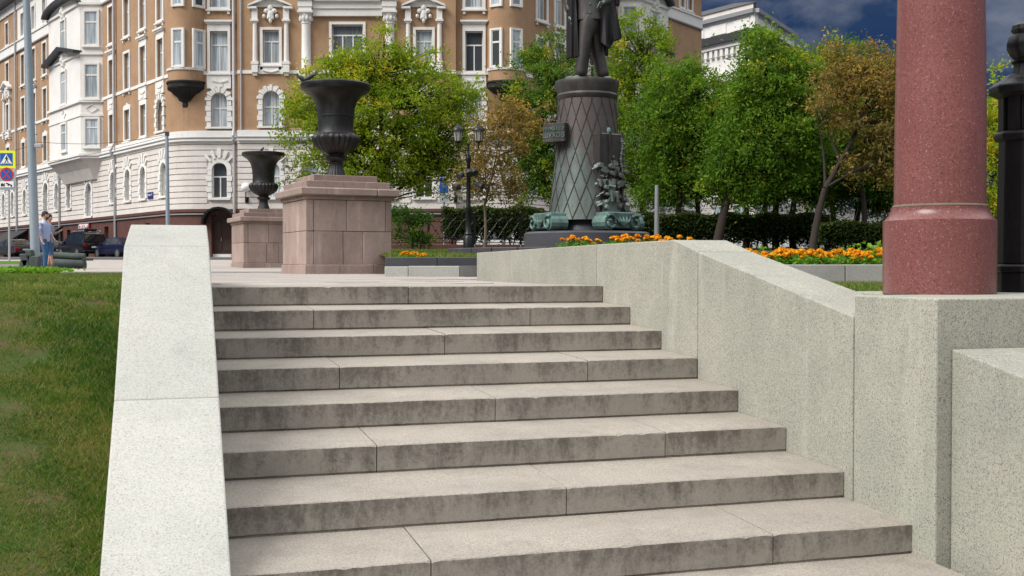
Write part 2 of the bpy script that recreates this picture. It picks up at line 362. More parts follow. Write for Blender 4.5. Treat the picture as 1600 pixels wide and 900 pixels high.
# ------------------------------------------------------------------ left sloping parapet (three stones)
lp = thing('parapet_wall', 'pale granite parapet sloping down the left side of the stairs beside the lawn', 'parapet', S(-.28, -3, -1.5))
ST_L = [(2.2, .40, -.04, -.51), (-1.19, .424, -.037, -.505), (-1.683, .282, -.037, -.527), (-3.167, -.471, -.037, -.517), (-4.35, -1.062, -.037, -.520), (-5.3, -1.53, -.037, -.517)]
def lstone(idx, g0, g1):
    top = [ST_L[k] for k in idx]; m = MB(); n = len(top)
    def lp_(t, k, side):
        u, z, wi, wo = t
        if k == 0: u -= g0
        if k == n - 1: u += g1
        return (wi if side else wo, u, z)
    T = [[lp_(t, k, s) for k, t in enumerate(top)] for s in (0, 1)]
    loopO = [S(*q) for q in T[0]] + [S(T[0][-1][0], T[0][-1][1], -1.75), S(T[0][0][0], T[0][0][1], -1.75)]
    loopI = [S(*q) for q in T[1]] + [S(T[1][-1][0], T[1][-1][1], -1.75), S(T[1][0][0], T[1][0][1], -1.75)]
    m.prism(loopO, loopI).build('parapet_stone', 'granite_pale', lp, bevel=.008, segs=2)
lstone([0, 1, 2], 0, .002); lstone([2, 3], .002, .003); lstone([3, 4, 5], .003, 0)
# ------------------------------------------------------------------ right parapet, pillar, lower block
rp = thing('parapet_wall', 'grey green granite parapet with ridge rising right of the stairs to the red column', 'parapet', S(SW + .2, -1, -1))
def rstone(pts, w0=SW, w1=SW + .42, zb=-1.75, mat='granite_wall', par=None):
    a = [S(w0, u, z) for u, z in pts] + [S(w0, pts[-1][0], zb), S(w0, pts[0][0], zb)]
    b = [S(w1, u, z) for u, z in pts] + [S(w1, pts[-1][0], zb), S(w1, pts[0][0], zb)]
    return MB().prism(a, b).build('parapet_stone', mat, par or rp, bevel=.007, segs=2)
rstone([(4.095, .314), (.163, .341)], zb=-.3); rstone([(.153, .341), (-1.387, .346), (-1.763, .2587)]); rstone([(-1.773, .2563), (-3.614, -.106)])
pl = thing('granite_pier', 'broad granite pier with flat top carrying the red column', 'pier', S(SW + 1.3, -3.6, -1.6))
MB().prism([S(*p, -1.75) for p in [(SW - .006, -4.30), (SW + 3.4, -4.30), (SW + 3.4, -2.85), (SW + .425, -2.85), (SW + .425, -3.632), (SW - .006, -3.632)]],
           [S(*p, .008) for p in [(SW - .006, -4.30), (SW + 3.4, -4.30), (SW + 3.4, -2.85), (SW + .425, -2.85), (SW + .425, -3.632), (SW - .006, -3.632)]]).build('pier_block', 'granite_wall', pl, bevel=.008, segs=2)
lb = thing('parapet_wall', 'lower sloping granite parapet block in front of the pier at right edge', 'parapet', S(SW + .8, -5, -1.6))
rstone([(-4.306, -.229), (-6.3, -.61)], SW + .075, SW + 1.9, -1.75, 'granite_wall', lb)
# ------------------------------------------------------------------ lawns
def lawn_z(u):
    a = .262 * u - .02
    return max(-1.63, -.035 - .5 * (math.sqrt(a * a + .004) - a)) if u < 2 else -.035
LV = []; LQ = []
wsL = np.concatenate([np.linspace(-40, -6, 10), np.linspace(-5, -.5, 16)]); tsL = np.concatenate([np.linspace(-8, 1.5, 40), np.linspace(2, 22, 20)])
for t in tsL:
    for w in wsL:
        uu = t if t < 1.5 else 1.5 + (t - 1.5) / 20.5 * ((27.2 - 8.486 - w * AV.y) / UV.y - 1.5)
        x, y, z = S(w, uu, 0); LV.append((x, y, lawn_z(uu) + .015 * math.sin(3 * x + 1.7 * y) * (w < -.7)))
nn = len(wsL); LQ = [(j * nn + i, j * nn + i + 1, (j + 1) * nn + i + 1, (j + 1) * nn + i) for j in range(len(tsL) - 1) for i in range(nn - 1)]
struct(MB().add(LV, LQ).build('lawn', 'lawn_soil', recalc=False, smooth=True))
def blades(name, P, h, wd, label):
    n = len(P); a = NR.uniform(0, 2 * np.pi, n); hh = h * NR.uniform(.45, 1.25, n); l = NR.uniform(.3, 1.5, n) * hh; b = NR.uniform(0, 2 * np.pi, n)
    dx = np.stack([np.cos(a), np.sin(a), np.zeros(n)], 1) * (wd * NR.uniform(.6, 1.3, n) / 2)[:, None]
    tip = P + np.stack([np.cos(b) * l, np.sin(b) * l, hh], 1)
    V = np.stack([P - dx, P + dx, tip], 1).reshape(-1, 3); Q = np.arange(n * 3).reshape(-1, 3)
    pn = np.sin(P[:, 0] * 2.3 + 1.3 * np.sin(P[:, 1] * 1.1)) * np.sin(P[:, 1] * 1.9 + P[:, 0]) + .6 * np.sin(P[:, 0] * 7 + P[:, 1] * 5)
    fine = np.sin(P[:, 0] * 13 + 3 * np.sin(P[:, 1] * 6)) * np.sin(P[:, 1] * 11 + 2 * np.sin(P[:, 0] * 9))
    tone = np.clip(.40 + .14 * pn + .16 * fine + NR.normal(0, .24, n), 0, 1)
    dry = np.sin(P[:, 0] * 4.1 + 2 * np.sin(P[:, 1] * 2.3)) * np.sin(P[:, 1] * 5.3 + 1.5 * np.sin(P[:, 0] * 3)); tone = np.where(NR.random(n) < .10 + .30 * np.clip(dry, 0, 1), NR.uniform(.75, 1, n), tone)
    o = fast_mesh(name, V, Q, 'grass', tone, k=3); o['label'] = label; o['category'] = 'grass'; o['kind'] = 'stuff'; return o
def lawn_pts(n, w0, w1, u0, u1):
    w = NR.uniform(w0, w1, n); u = NR.uniform(u0, u1, n)
    keep = np.sin(w * 5.1 + np.sin(u * 3.7) * 1.4) * np.sin(u * 4.3 + w * 2) * .9 + .8 * np.sin(w * 13 + u * 3) * np.sin(u * 11) + NR.uniform(-.7, .9, n) > -.42
    w, u = w[keep], u[keep]
    x = A0.x + AV.x * w + UV.x * u; y = A0.y + AV.y * w + UV.y * u
    z = np.array([lawn_z(q) for q in u]) - .004
    return np.stack([x, y, z], 1)
P1 = np.concatenate([lawn_pts(230000, -2.2, -.53, -5.4, -1.5), lawn_pts(130000, -3.2, -.53, -1.5, 1.5)])
blades('grass_slope', P1, .033, .0062, 'short worn green grass covering the bank left of the stairs')
tw_ = lawn_pts(9000, -.60, -.525, -5, 1.5); blades('grass_edge', tw_, .05, .006, 'longer grass tufts along the outer foot of the left parapet')
P2 = lawn_pts(110000, -6, -.53, 1.5, 19); P2 = P2[P2[:, 1] < 27]
blades('grass_level', P2, .05, .012, 'green grass on the level lawn above the bank')
# grass patch behind the right parapet
sl = [S(SW + .2, 3.6, -.045), S(SW + .2, -3.0, -.045), S(SW + 3.3, -3.0, -.045), (20, 6.4, -.045), (20, 12.7, -.045), (.6, 12.7, -.045)]
struct(MB().add(sl, [list(range(6))]).build('side_lawn', 'lawn_soil', recalc=False))
q = NR.uniform(size=(52000, 2)); P3 = np.stack([1.5 + q[:, 0] * 4.5, 7.0 + q[:, 1] * 5.5, np.full(52000, -.05)], 1)
P3 = P3[((P3[:, 0] - A0.x) * AV.x + (P3[:, 1] - A0.y) * AV.y > SW + .45)]
blades('grass_patch', P3, .05, .008, 'dry green grass patch between the granite parapet and the flower bed kerb')
# ------------------------------------------------------------------ park on the right, rising to the back
def park(y): return .30 + .022 * (y - 19)
PV = []; rows = [12.72, 15, 17.3, 19.04, 19.06, 22, 26, 30, 34, 40, 52]
for y in rows:
    xl = float(np.interp(y, [12.7, 15, 19.04, 19.06, 33, 52], [.5, -.1, -.35, -2.1, -4.3, -6])); xs_ = np.linspace(xl, 60, 9)
    PV += [(x, y, park(y) - (.03 if y > 45 else 0)) for x in xs_]
PQ = [(j * 9 + i, j * 9 + i + 1, (j + 1) * 9 + i + 1, (j + 1) * 9 + i) for j in range(len(rows) - 1) for i in range(8)]
struct(MB().add(PV, PQ).build('park_lawn', 'lawn_soil', recalc=False))
n = 60000; yy = NR.uniform(19.6, 33, n); xx = NR.uniform(-3.5, 3, n)
P4 = np.stack([xx, yy, .30 + .022 * (yy - 19) - .005], 1); P4 = P4[P4[:, 0] > np.interp(P4[:, 1], [19, 33], [-2.05, -4.2])]
blades('grass_park', P4, .07, .016, 'grass of the raised park lawn behind the dark kerb')
# kerbs
fk = thing('flower_bed_kerb', 'grey granite kerb in front of the orange flowers behind the right parapet', 'kerb', (3.5, 12.6, -.05))
xk = .55
while xk < 9:
    L = random.choice([.62, .75, .9]); MB().box(xk + .004, xk + L - .004, 12.52, 12.72, -.08, .172 + random.uniform(-.004, .004)).build('kerb_stone', 'granite_kerb', fk, bevel=.008); xk += L
dk = thing('low_kerb', 'dark granite low kerb along the park lawn right of the big plinth', 'kerb', (-1.2, 19, .1))
for a, b in ((-2.12, -1.25), (-1.245, -.30)): MB().box(a, b, 18.86, 19.06, -.05, .305).build('kerb_stone', 'granite_dark', dk, bevel=.01)
k2 = thing('kerb_block', 'pale granite low kerb blocks on the paving between the big plinth and the parapet', 'kerb', (-1.2, 17, 0))
xa, xb, xc = xat(601, 16.9), xat(638, 16.9), xat(718, 16.9)
MB().box(xa, xb - .003, 16.9, 17.12, -.02, .150).build('kerb_stone', 'granite_pale', k2, bevel=.008)
MB().box(xb + .003, xc, 16.9, 17.12, -.02, .158).build('kerb_stone', 'granite_pale', k2, bevel=.008)
MB().prism([(xc + .005, 16.9, -.02), (xc + .22, 17.25, -.02), (xc + .42, 17.6, -.02), (xc + .005, 17.14, -.02)], [(xc + .005, 16.9, .163), (xc + .22, 17.25, .165), (xc + .42, 17.6, .165), (xc + .005, 17.14, .163)]).build('kerb_stone', 'granite_kerb', k2)
# ------------------------------------------------------------------ red column
cx, cy = 2.372, 6.27
rc = thing('red_column', 'polished red granite column with drum base standing on the granite pier', 'column', (cx, cy, .008))
MB().lathe([(.299, 0), (.299, .402), (.288, .409), (.272, .428), (.262, .447), (.258, .462), (.258, .474)], 72, (cx, cy, .008)).build('drum_base', 'granite_red', rc, smooth=True)
MB().lathe([(.250, .474), (.252, .480), (.246, .490)], 72, (cx, cy, .008)).build('joint_ring', 'bark_pale', rc, smooth=True)
MB().lathe([(.241, .490), (.239, 1.0), (.231, 1.5), (.222, 2.0), (.205, 2.9), (.235, 2.95), (.255, 3.05), (.255, 3.12)], 72, (cx, cy, .008)).build('shaft', 'granite_red', rc, smooth=True)
# ------------------------------------------------------------------ cast iron bollard post
bx_, by_ = 2.985, 6.62
ip = thing('iron_post', 'black cast iron post with bulb finial at the right edge behind the red column', 'post', (bx_, by_, .008))
oc = lambda pr, nm, n=8: MB().lathe(pr, n, (bx_, by_, .008), a0=math.pi / 8, a1=2 * math.pi + math.pi / 8).build(nm, 'iron_black', ip, bevel=.006)
oc([(.150, 0), (.150, .115)], 'foot'); oc([(.158, .115), (.160, .150), (.148, .165)], 'collar')
oc([(.140, .165), (.128, .90)], 'shaft'); oc([(.140, .88), (.152, .90), (.152, .925), (.135, .94)], 'collar')
oc([(.105, .94), (.105, 1.14)], 'slotted_neck')
for k in range(8):
    a = math.pi / 8 + k * math.pi / 4 + math.pi / 8
    MB().box(-.035, .035, -.018, .018, .94, 1.14, lambda x, y, z: (bx_ + math.cos(a) * (.108 + y) - math.sin(a) * x, by_ + math.sin(a) * (.108 + y) + math.cos(a) * x, z + .008)).build('slat', 'iron_black', ip)
oc([(.13, 1.13), (.185, 1.16), (.185, 1.20), (.12, 1.24), (.09, 1.27)], 'cap')
MB().lathe([(.07, 1.25), (.052, 1.30), (.050, 1.33), (.066, 1.345), (.050, 1.36), (.070, 1.385), (.088, 1.42), (.090, 1.45), (.078, 1.49), (.055, 1.51), (.066, 1.53), (.060, 1.555), (.03, 1.575), (.0, 1.58)], 24, (bx_, by_, .008),
           fn=lambda r, z, a: r * (1 + .035 * math.cos(8 * a))).build('finial', 'iron_black', ip, smooth=True)
# ------------------------------------------------------------------ the apartment building: a path in plan with rounded corners
YB = 64.0; UC0, UC1 = -17.5, -1.16; RC = 3.0
HL = math.atan2(-.790, .613); HR = math.atan2(.8018, .598)
def path(u):
    if UC0 <= u <= UC1: return Vector((u, YB)), 0.0
    if u < UC0:
        a = min((UC0 - u) / RC, -HL); p = Vector((UC0 - RC * math.sin(a), YB + RC * (1 - math.cos(a))))
        v = (UC0 - u) - RC * (-HL)
        if v > 0: p -= Vector((math.cos(HL), math.sin(HL))) * v
        return p, -a
    a = min((u - UC1) / RC, HR); p = Vector((UC1 + RC * math.sin(a), YB + RC * (1 - math.cos(a))))
    v = (u - UC1) - RC * HR
    if v > 0: p += Vector((math.cos(HR), math.sin(HR))) * v
    return p, a
ULA = UC0 + RC * HL; URA = UC1 + RC * HR          # where the wings start
def M(u, n, z):
    p, a = path(u); return (p.x + math.sin(a) * n, p.y - math.cos(a) * n, z)
def u_px(px):
    lo, hi = (-75, 40)
    for _ in range(50):
        mid = (lo + hi) / 2; p, a = path(mid)
        if 800 + p.x / p.y * F < px: lo = mid
        else: hi = mid
    return lo
def usplit(u0, u1):
    pts = [u0]
    for a, b in ((ULA, UC0), (UC1, URA)):
        if u1 > a and u0 < b:
            s0, s1 = max(u0, a), min(u1, b); k = max(1, int((s1 - s0) / .3)); pts += [s0 + (s1 - s0) * i / k for i in range(k + 1)]
    pts = sorted(set([round(p, 5) for p in pts + [u1]])); return pts
def fbox(m, u0, u1, n0, n1, z0, z1):
    us = usplit(u0, u1); k = len(us); V = []
    for u in us: V += [M(u, n0, z0), M(u, n1, z0), M(u, n1, z1), M(u, n0, z1)]
    Fc = [(0, 1, 2, 3), tuple((k - 1) * 4 + i for i in (3, 2, 1, 0))]
    for i in range(k - 1):
        for j in range(4): Fc.append((i * 4 + j, (i + 1) * 4 + j, (i + 1) * 4 + (j + 1) % 4, i * 4 + (j + 1) % 4))
    m.add(V, Fc)
def fpoly(m, pts, n0, n1): m.prism([M(u, n0, z) for u, z in pts], [M(u, n1, z) for u, z in pts])
bld = thing('apartment_building', 'ornate brown and white apartment building with rounded corners across the street', 'building', (-9.3, YB, .6))
HOLES = []
def wall(name, u0, u1, z0, z1, n, mat, depth=.28):
    hs = [h for h in HOLES if h[0] < u1 and h[1] > u0 and h[2] < z1 and h[3] > z0]
    us = sorted(set([round(x, 4) for x in usplit(u0, u1) + [min(max(h[k], u0), u1) for h in hs for k in (0, 1)]]))
    zs = sorted(set([round(x, 4) for x in [z0, z1] + [min(max(h[k], z0), z1) for h in hs for k in (2, 3)]]))
    m = MB()
    for a, b in zip(us[:-1], us[1:]):
        for c, d in zip(zs[:-1], zs[1:]):
            um, zm = (a + b) / 2, (c + d) / 2
            if any(h[0] < um < h[1] and h[2] < zm < h[3] for h in hs): continue
            m.add([M(a, n, c), M(b, n, c), M(b, n, d), M(a, n, d)], [(0, 1, 2, 3)])
    for h in hs:
        a, b, c, d = max(h[0], u0), min(h[1], u1), max(h[2], z0), min(h[3], z1)
        for (p, q, r, s) in ((a, a, c, d), (b, b, c, d)): m.add([M(p, n, r), M(p, n, s), M(p, n - depth, s), M(p, n - depth, r)], [(0, 1, 2, 3)])
        for z in (c, d): m.add([M(a, n, z), M(b, n, z), M(b, n - depth, z), M(a, n - depth, z)], [(0, 1, 2, 3)])
    return m.build(name, mat, bld, recalc=False)
def ring(m, uc, zc, r0, r1, n0, n1, a0=0, a1=math.pi, k=11, blocky=0):
    for i in range(k):
        t0 = a0 + (a1 - a0) * i / k; t1 = a0 + (a1 - a0) * (i + 1) / k; g = .012 if blocky else 0
        ro = r1 + (blocky if i % 2 == 0 else 0); nn = n1 + (.035 if blocky and i % 2 == 0 else 0)
        q = [(r0, t0 + g), (ro, t0 + g), (ro, t1 - g), (r0, t1 - g)]
        fpoly(m, [(uc + r * math.cos(t), zc + r * math.sin(t)) for r, t in q], n0, nn)
def sash(win, u0, u1, z0, z1, n, cols=2, tr=.66, mat='sash_white', arch=False):
    m = MB(); b = .055; n1 = n + .05
    fbox(m, u0, u0 + b, n, n1, z0, z1); fbox(m, u1 - b, u1, n, n1, z0, z1); fbox(m, u0 + b, u1 - b, n, n1, z0, z0 + b); fbox(m, u0 + b, u1 - b, n, n1, z1 - b, z1)
    zt = z0 + (z1 - z0) * tr; fbox(m, u0 + b, u1 - b, n, n1 + .004, zt - .04, zt + .04)
    for c in range(1, cols):
        uc = u0 + (u1 - u0) * c / cols; fbox(m, uc - .035, uc + .035, n, n1 - .004, z0 + b, (z1 - b) if arch else zt - .04)
    m.build('frame', mat, win)
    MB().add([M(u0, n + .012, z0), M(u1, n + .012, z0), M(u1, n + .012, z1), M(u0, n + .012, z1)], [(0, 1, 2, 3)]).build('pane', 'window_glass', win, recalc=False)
def win(u, z0, z1, w, style='plain', n=0, hole=True, cols=2, mat='stucco_white'):
    a, b = u - w / 2, u + w / 2; m = MB(); t = .15; e = .07
    if hole: HOLES.append((a, b, z0, z1))
    if style in ('arch', 'rustic'):
        r = w / 2; zc = z1 - r
        ring(m, u, zc, r - .01, r + .26, n - .05, n + .10, k=13, blocky=.07 if style == 'arch' else 0)
        k = max(3, int((zc - z0) / .27)); h = (zc - z0) / k
        for i in range(k):
            for s in (-1, 1):
                o = .30 if i % 2 else .24; q = (u + s * r, u + s * (r + o)); fbox(m, min(q), max(q), n - .05, n + (.13 if i % 2 else .10), z0 + i * h + .012, z0 + (i + 1) * h - .012)
        if style == 'rustic':
            for k in range(-2, 3):      # voussoirs and keystone fan
                t0 = math.pi / 2 + k * .38; d = .11 - abs(k) * .012; hh = .78 - abs(k) * .05
                fpoly(m, [(u + (r + .25) * math.cos(t0 - d), zc + (r + .25) * math.sin(t0 - d)), (u + (r + hh) * math.cos(t0 - d * .95), zc + (r + hh) * math.sin(t0 - d * .95)), (u + (r + hh) * math.cos(t0 + d * .95), zc + (r + hh) * math.sin(t0 + d * .95)), (u + (r + .25) * math.cos(t0 + d), zc + (r + .25) * math.sin(t0 + d))], n, n + .15)
            fbox(m, a - .2, b + .2, n, n + .18, z0 - .12, z0)
        else: fbox(m, a - .30, b + .30, n, n + .16, z0 - .10, z0)
    else:
        fbox(m, a - t, a, n - .02, n + e, z0 - t, z1 + t); fbox(m, b, b + t, n - .02, n + e, z0 - t, z1 + t); fbox(m, a, b, n - .02, n + e, z1, z1 + t); fbox(m, a, b, n - .02, n + e, z0 - t, z0)
        fbox(m, a - t - .06, b + t + .06, n, n + .16, z0 - t - .07, z0 - t + .01)
        for s in (a - .06, b + .06): fbox(m, s - .07, s + .07, n, n + .10, z0 - t - .24, z0 - t - .07)
        if style == 'hat':
            fpoly(m, [(a - t, z1 + t), (b + t, z1 + t), (b + t * .6, z1 + t + .12), (u + .12, z1 + t + .16), (u, z1 + t + .28), (u - .12, z1 + t + .16), (a - t * .6, z1 + t + .12)], n, n + e)
        if style == 'lintel':
            fbox(m, a - t, b + t, n, n + e - .02, z1 + t, z1 + .50); fbox(m, a - .28, b + .28, n, n + .22, z1 + .50, z1 + .60); fbox(m, a - .22, b + .22, n, n + .15, z1 + .42, z1 + .498)
            fbox(m, a - .18, b + .18, n, n + .09, z0 - .98, z0 - t - .075)
            for i in range(6): x = u - .36 + .144 * i; zz_ = z0 - .52 - .10 * math.sin(math.pi * (i + .5) / 6); fbox(m, x, x + .144, n + .09, n + .14, zz_ - .05, zz_ + .04)
            fbox(m, u - .22, u + .22, n + .09, n + .12, z0 - .9, z0 - .72)
        if style == 'pediment':
            for s in (-1, 1):
                x = u + s * (w / 2 + .42); rr = .14
                fbox(m, x - .2, x + .2, n, n + .26, z0 - .1, z0 + .06); fbox(m, x - .22, x + .22, n, n + .28, z1 + .45, z1 + .56); fbox(m, x - .17, x + .17, n, n + .22, z1 + .37, z1 + .45)
                p, aa = path(x); cpos = M(x, n + .08, z0 + .06)
                m.lathe([(rr, 0), (rr * .85, z1 + .31 - z0)], 12, cpos)
                fbox(m, x - .17, x + .17, n, n + .24, z0 - .55, z0 - .12); fbox(m, x - .11, x + .11, n, n + .16, z0 - .72, z0 - .55)
                fbox(m, x - .16, x + .16, n, n + .20, z1 + .56, z1 + 1.12)
            fbox(m, a - .22, b + .22, n, n + .10, z0 - .62, z0 - .24)
            W_ = w / 2 + .78; zb = z1 + 1.14
            fbox(m, u - W_, u - W_ + .5, n, n + .34, zb, zb + .12); fbox(m, u + W_ - .5, u + W_, n, n + .34, zb, zb + .12)
            for s in (-1, 1): fpoly(m, [(u + s * W_, zb + .12), (u + s * (W_ - .05), zb + .22), (u, zb + .78), (u, zb + .60)][::s], n, n + .38)
            fpoly(m, [(u - W_ + .2, zb + .13), (u + W_ - .2, zb + .13), (u, zb + .62)], n, n + .12)
            for (dx, dz, rx, rz) in ((0, .72, .2, .34), (-.22, .95, .16, .14), (.22, .95, .16, .14), (0, 1.12, .17, .2), (-.36, .66, .1, .12), (.36, .66, .1, .12), (0, .4, .1, .14), (-.12, .55, .09, .09), (.12, .55, .09, .09)):
                m.ball(M(u + dx, n + .14, z1 + dz + .08), (rx, .13, rz), 8, 5)
            for i in range(9): m.ball(M(u - .4 + .1 * i, n + .12, z0 - .43 - .09 * math.sin(i * math.pi / 8)), (.075, .07, .07), 6, 4)
    o = m.build('window', mat, bld)
    if style in ('arch', 'rustic'):
        sash(o, a, b, z0, z1, n - .22, 2, .55 if style == 'arch' else .60, arch=style == 'arch')
    else: sash(o, a, b, z0, z1, n - .22, cols)
    return o
# window rows of the two wings and the strips
ZG = .45
# left wing columns by their place along the wall
colL = [253, 226, 201, 177]; colL2 = [90, 73, 56, 39]; colL3 = [15, -6, -24]
for i, p in enumerate(colL + colL2 + colL3):
    u = u_px(p); far = p < 30
    win(u, 8.0, 9.85, .95, 'hat' if i else 'arch'); win(u, 11.15, 13.35, .95, ('lintel' if i in (0, 1, 3, 4, 6) else 'plain') if not far else 'pediment'); win(u, 14.45, 16.75, .95, 'plain')
    win(u, 18.25, 20.0, .85, 'plain', mat='stucco_white')
for p in [258, 226, 202, 179, 110, 91, 57, 41, 22, 8, -8]: win(u_px(p), 4.2, 6.15, .86, 'rustic')
win(u_px(74), 3.5, 6.35, 1.15, 'rustic', cols=2); win(u_px(141), 3.5, 5.75, 1.2, 'rustic')
for sgn, us in ((1, (xat(344, YB), xat(741, YB))),):
    for u in us: win(u, 8.0, 9.95, .92, 'arch'); win(u, 11.15, 13.4, 1.0, 'lintel'); win(u, 14.75, 17.0, 1.0, 'plain'); win(u, 4.0, 6.0, .86, 'rustic')
NC = .35     # the centre stands proud
for p in (425, 663): u = xat(p, YB - NC); win(u, 8.0, 10.0, .95, 'arch', NC); win(u, 11.55, 13.4, .92, 'pediment', NC); win(u, 15.1, 17.2, .92, 'plain', NC); win(u, 4.0, 6.0, .95, 'rustic', NC)
uc = xat(544, YB - NC)
win(uc, 12.0, 13.7, 1.75, 'plain', NC, cols=3); win(uc, 15.6, 17.3, 1.75, 'plain', NC, cols=3)
for d in (-1.35, 1.35, 0): win(uc + d * 1.3, 8.0, 10.0, .95, 'arch', NC); win(uc + d * 1.6, 4.0, 6.0, .95, 'rustic', NC)
colR = [846, 874, 900, 926, 946]
for i, p in enumerate(colR):
    u = u_px(p); win(u, 8.0, 9.85, .95, 'hat' if i else 'arch'); win(u, 11.15, 13.35, .95, 'lintel' if i % 2 else 'plain'); win(u, 14.45, 16.75, .95, 'plain'); win(u, 4.2, 6.15, .86, 'rustic'); win(u, 18.25, 20, .85, 'plain')
UE = u_px(1095)
for p in (1064, 1076):
    u = u_px(p); win(u, 11.6, 14.1, .62, 'plain', cols=1); win(u, 18.3, 20.4, .62, 'plain', cols=1); win(u, 4.2, 6.15, .8, 'rustic'); win(u, 8, 10, .7, 'hat', cols=1)
for p in (1010, 1040): win(u_px(p), 4.2, 6.15, .8, 'rustic')
UL = -72.0; CA, CB = xat(375, YB), xat(713, YB)
segs = [(UL, CA, 0), (CA, CB, NC), (CB, UE, 0)]
ZT = 22.6
for u0, u1, n in segs:
    wall('wall', u0, u1, 3.35, 7.3, n, 'stucco_rustic'); wall('wall', u0, u1, 7.3, 17.2, n, 'stucco_brown')
wall('wall', UL, u_px(30), 17.2, 21.3, 0, 'stucco_brown'); wall('wall', u_px(30), ULA, 17.2, 21.3, 0, 'stucco_white')
wall('wall', ULA, CA, 17.2, 21.3, 0, 'stucco_brown'); wall('wall', CA, CB, 17.2, 21.3, NC, 'stucco_brown'); wall('wall', CB, u_px(1040), 17.2, 21.3, 0, 'stucco_white'); wall('wall', u_px(1040), UE, 17.2, 21.3, 0, 'stucco_brown')
for x, n in ((CA, 1), (CB, 1)):
    MB().add([M(x, 0, .3), M(x, NC, .3), M(x, NC, 21.3), M(x, 0, 21.3)], [(0, 1, 2, 3)]).build('return_wall', 'stucco_brown', bld)
# plinth of dark red granite in slabs, with its openings left dark
HP = [(xat(331, YB), xat(362, YB), .3, 3.05)]
HOLES += HP
for p in (109, 168, 232): u = u_px(p); HOLES.append((u - .4, u + .4, 1.9, 2.7))
for u0, u1, n in segs: wall('wall', u0, u1, -.2, 3.2, n + .05, 'plinth_red', .5)
for p in (109, 168, 232):
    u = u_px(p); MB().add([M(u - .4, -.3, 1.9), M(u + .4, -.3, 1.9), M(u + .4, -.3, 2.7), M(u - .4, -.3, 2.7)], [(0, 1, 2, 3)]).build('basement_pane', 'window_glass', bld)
mm = [(-.02, .12, 3.2, 3.36, 'plinth_red', 'plinth_cap'), (-.02, .16, 3.05, 3.12, 'zinc', 'cable_duct'), (-.02, .10, 7.05, 7.2, 'stucco_white', 'belt'), (-.02, .26, 7.2, 7.34, 'stucco_white', 'belt_cornice'), (-.02, .30, 7.342, 7.40, 'zinc', 'gutter'), (-.02, .14, 7.40, 7.78, 'stucco_white', 'belt'),
      (-.02, .05, 10.95, 11.14, 'stucco_white', 'sill_belt'), (-.02, .12, 17.15, 17.25, 'zinc', 'band_edge'), (-.02, .08, 17.25, 17.95, 'stucco_white', 'band'), (-.02, .16, 17.95, 18.05, 'stucco_white', 'band_cornice'), (-.02, .10, 20.55, 21.3, 'stucco_white', 'frieze'), (-.02, .75, 21.3, 21.75, 'metal_dark', 'eaves')]
skip = {'sill_belt'}
for u0, u1, n in segs:
    for n0, n1, z0, z1, mt, nm in mm:
        if n == NC and 'band' in nm: continue
        if nm == 'sill_belt':
            edges = sorted([(h[0] - .2, h[1] + .2) for h in HOLES if h[2] < 11.14 + .35 and h[3] > 11.4 and u0 < h[0] < u1]); c = u0
            m = MB()
            for a, b in edges + [(u1, u1)]:
                if a > c: fbox(m, c, a, n + n0, n + n1, z0, z1)
                c = max(c, b)
            m.build(nm, mt, bld); continue
        if nm == 'cable_duct':
            m = MB(); c = u0
            for a, b in ([(HP[0][0] - .4, HP[0][1] + .4)] if u0 < HP[0][0] < u1 else []) + [(u1, u1)]: fbox(m, c, a, n + .05, n + n1, z0, z1); c = b
            m.build(nm, mt, bld); continue
        m = MB(); fbox(m, u0 + (.001 if n == 0 else 0), u1, n + n0, n + n1, z0, z1); m.build(nm, mt, bld)
# rusticated courses, each its own piece between the openings
CH = .335
for u0, u1, n in [(UL, u_px(75) , 0), (u_px(75), ULA, 0), (ULA, CA, 0), (CA, CB, NC), (CB, URA, 0), (URA, UE, 0)]:
    for i in range(11):
        z0 = 3.37 + i * CH; z1 = z0 + CH - .055; c = u0
        es = sorted([(h[0] - .27, h[1] + .27) for h in HOLES if h[2] < z1 + .1 and h[3] + .30 > z0 and h[3] < 7.0 and h[2] > 3.3 and u0 - 1 < (h[0] + h[1]) / 2 < u1 + 1])
        for a, b in es + [(u1, u1)]:
            if min(a, u1) > c + .05: m = MB(); fbox(m, c, min(a, u1), n - .02, n + .075, z0, z1); m.build('stone_course', 'stucco_rustic', bld)
            c = max(c, b)
# giant pilasters and entablature of the centre
for p in (480, 610):
    u = xat(p, YB - NC); c = M(u, NC + .05, 0); m = MB()
    m.lathe([(.33, 10.9), (.33, 11.0), (.27, 11.1), (.25, 13.6), (.26, 13.7)], 16, (c[0], c[1], 0)); m.build('column', 'stucco_white', bld, smooth=True)
    m = MB(); m.lathe([(.27, 13.7), (.30, 13.74), (.27, 13.8), (.36, 14.15), (.40, 14.3)], 16, (c[0], c[1], 0))
    for k in range(10): a = 2 * math.pi * k / 10; m.ball((c[0] + .33 * math.cos(a), c[1] + .33 * math.sin(a), 14.0), (.09, .09, .16), 6, 4)
    fbox(m, u - .43, u + .43, NC - .02, NC + .48, 14.3, 14.42); fbox(m, u - .36, u + .36, NC - .02, NC + .42, 14.42, 14.62); fbox(m, u - .48, u + .48, NC, NC + .55, 15.0, 15.12); fbox(m, u - .40, u + .40, NC - .02, NC + .46, 14.62, 15.0)
    m.build('capital', 'stucco_white', bld); m = MB(); fbox(m, u - .38, u + .38, NC - .02, NC + .4, 10.3, 10.9); m.build('column_base', 'stucco_white', bld)
m = MB(); ua, ub = xat(480, YB - NC) + .4, xat(610, YB - NC) - .4
fbox(m, ua, ub, NC - .02, NC + .2, 14.15, 14.55); fbox(m, ua, ub, NC - .02, NC + .28, 14.55, 14.95); fbox(m, ua + .08, ub - .08, NC, NC + .46, 14.95, 15.08); m.build('entablature', 'stucco_white', bld)
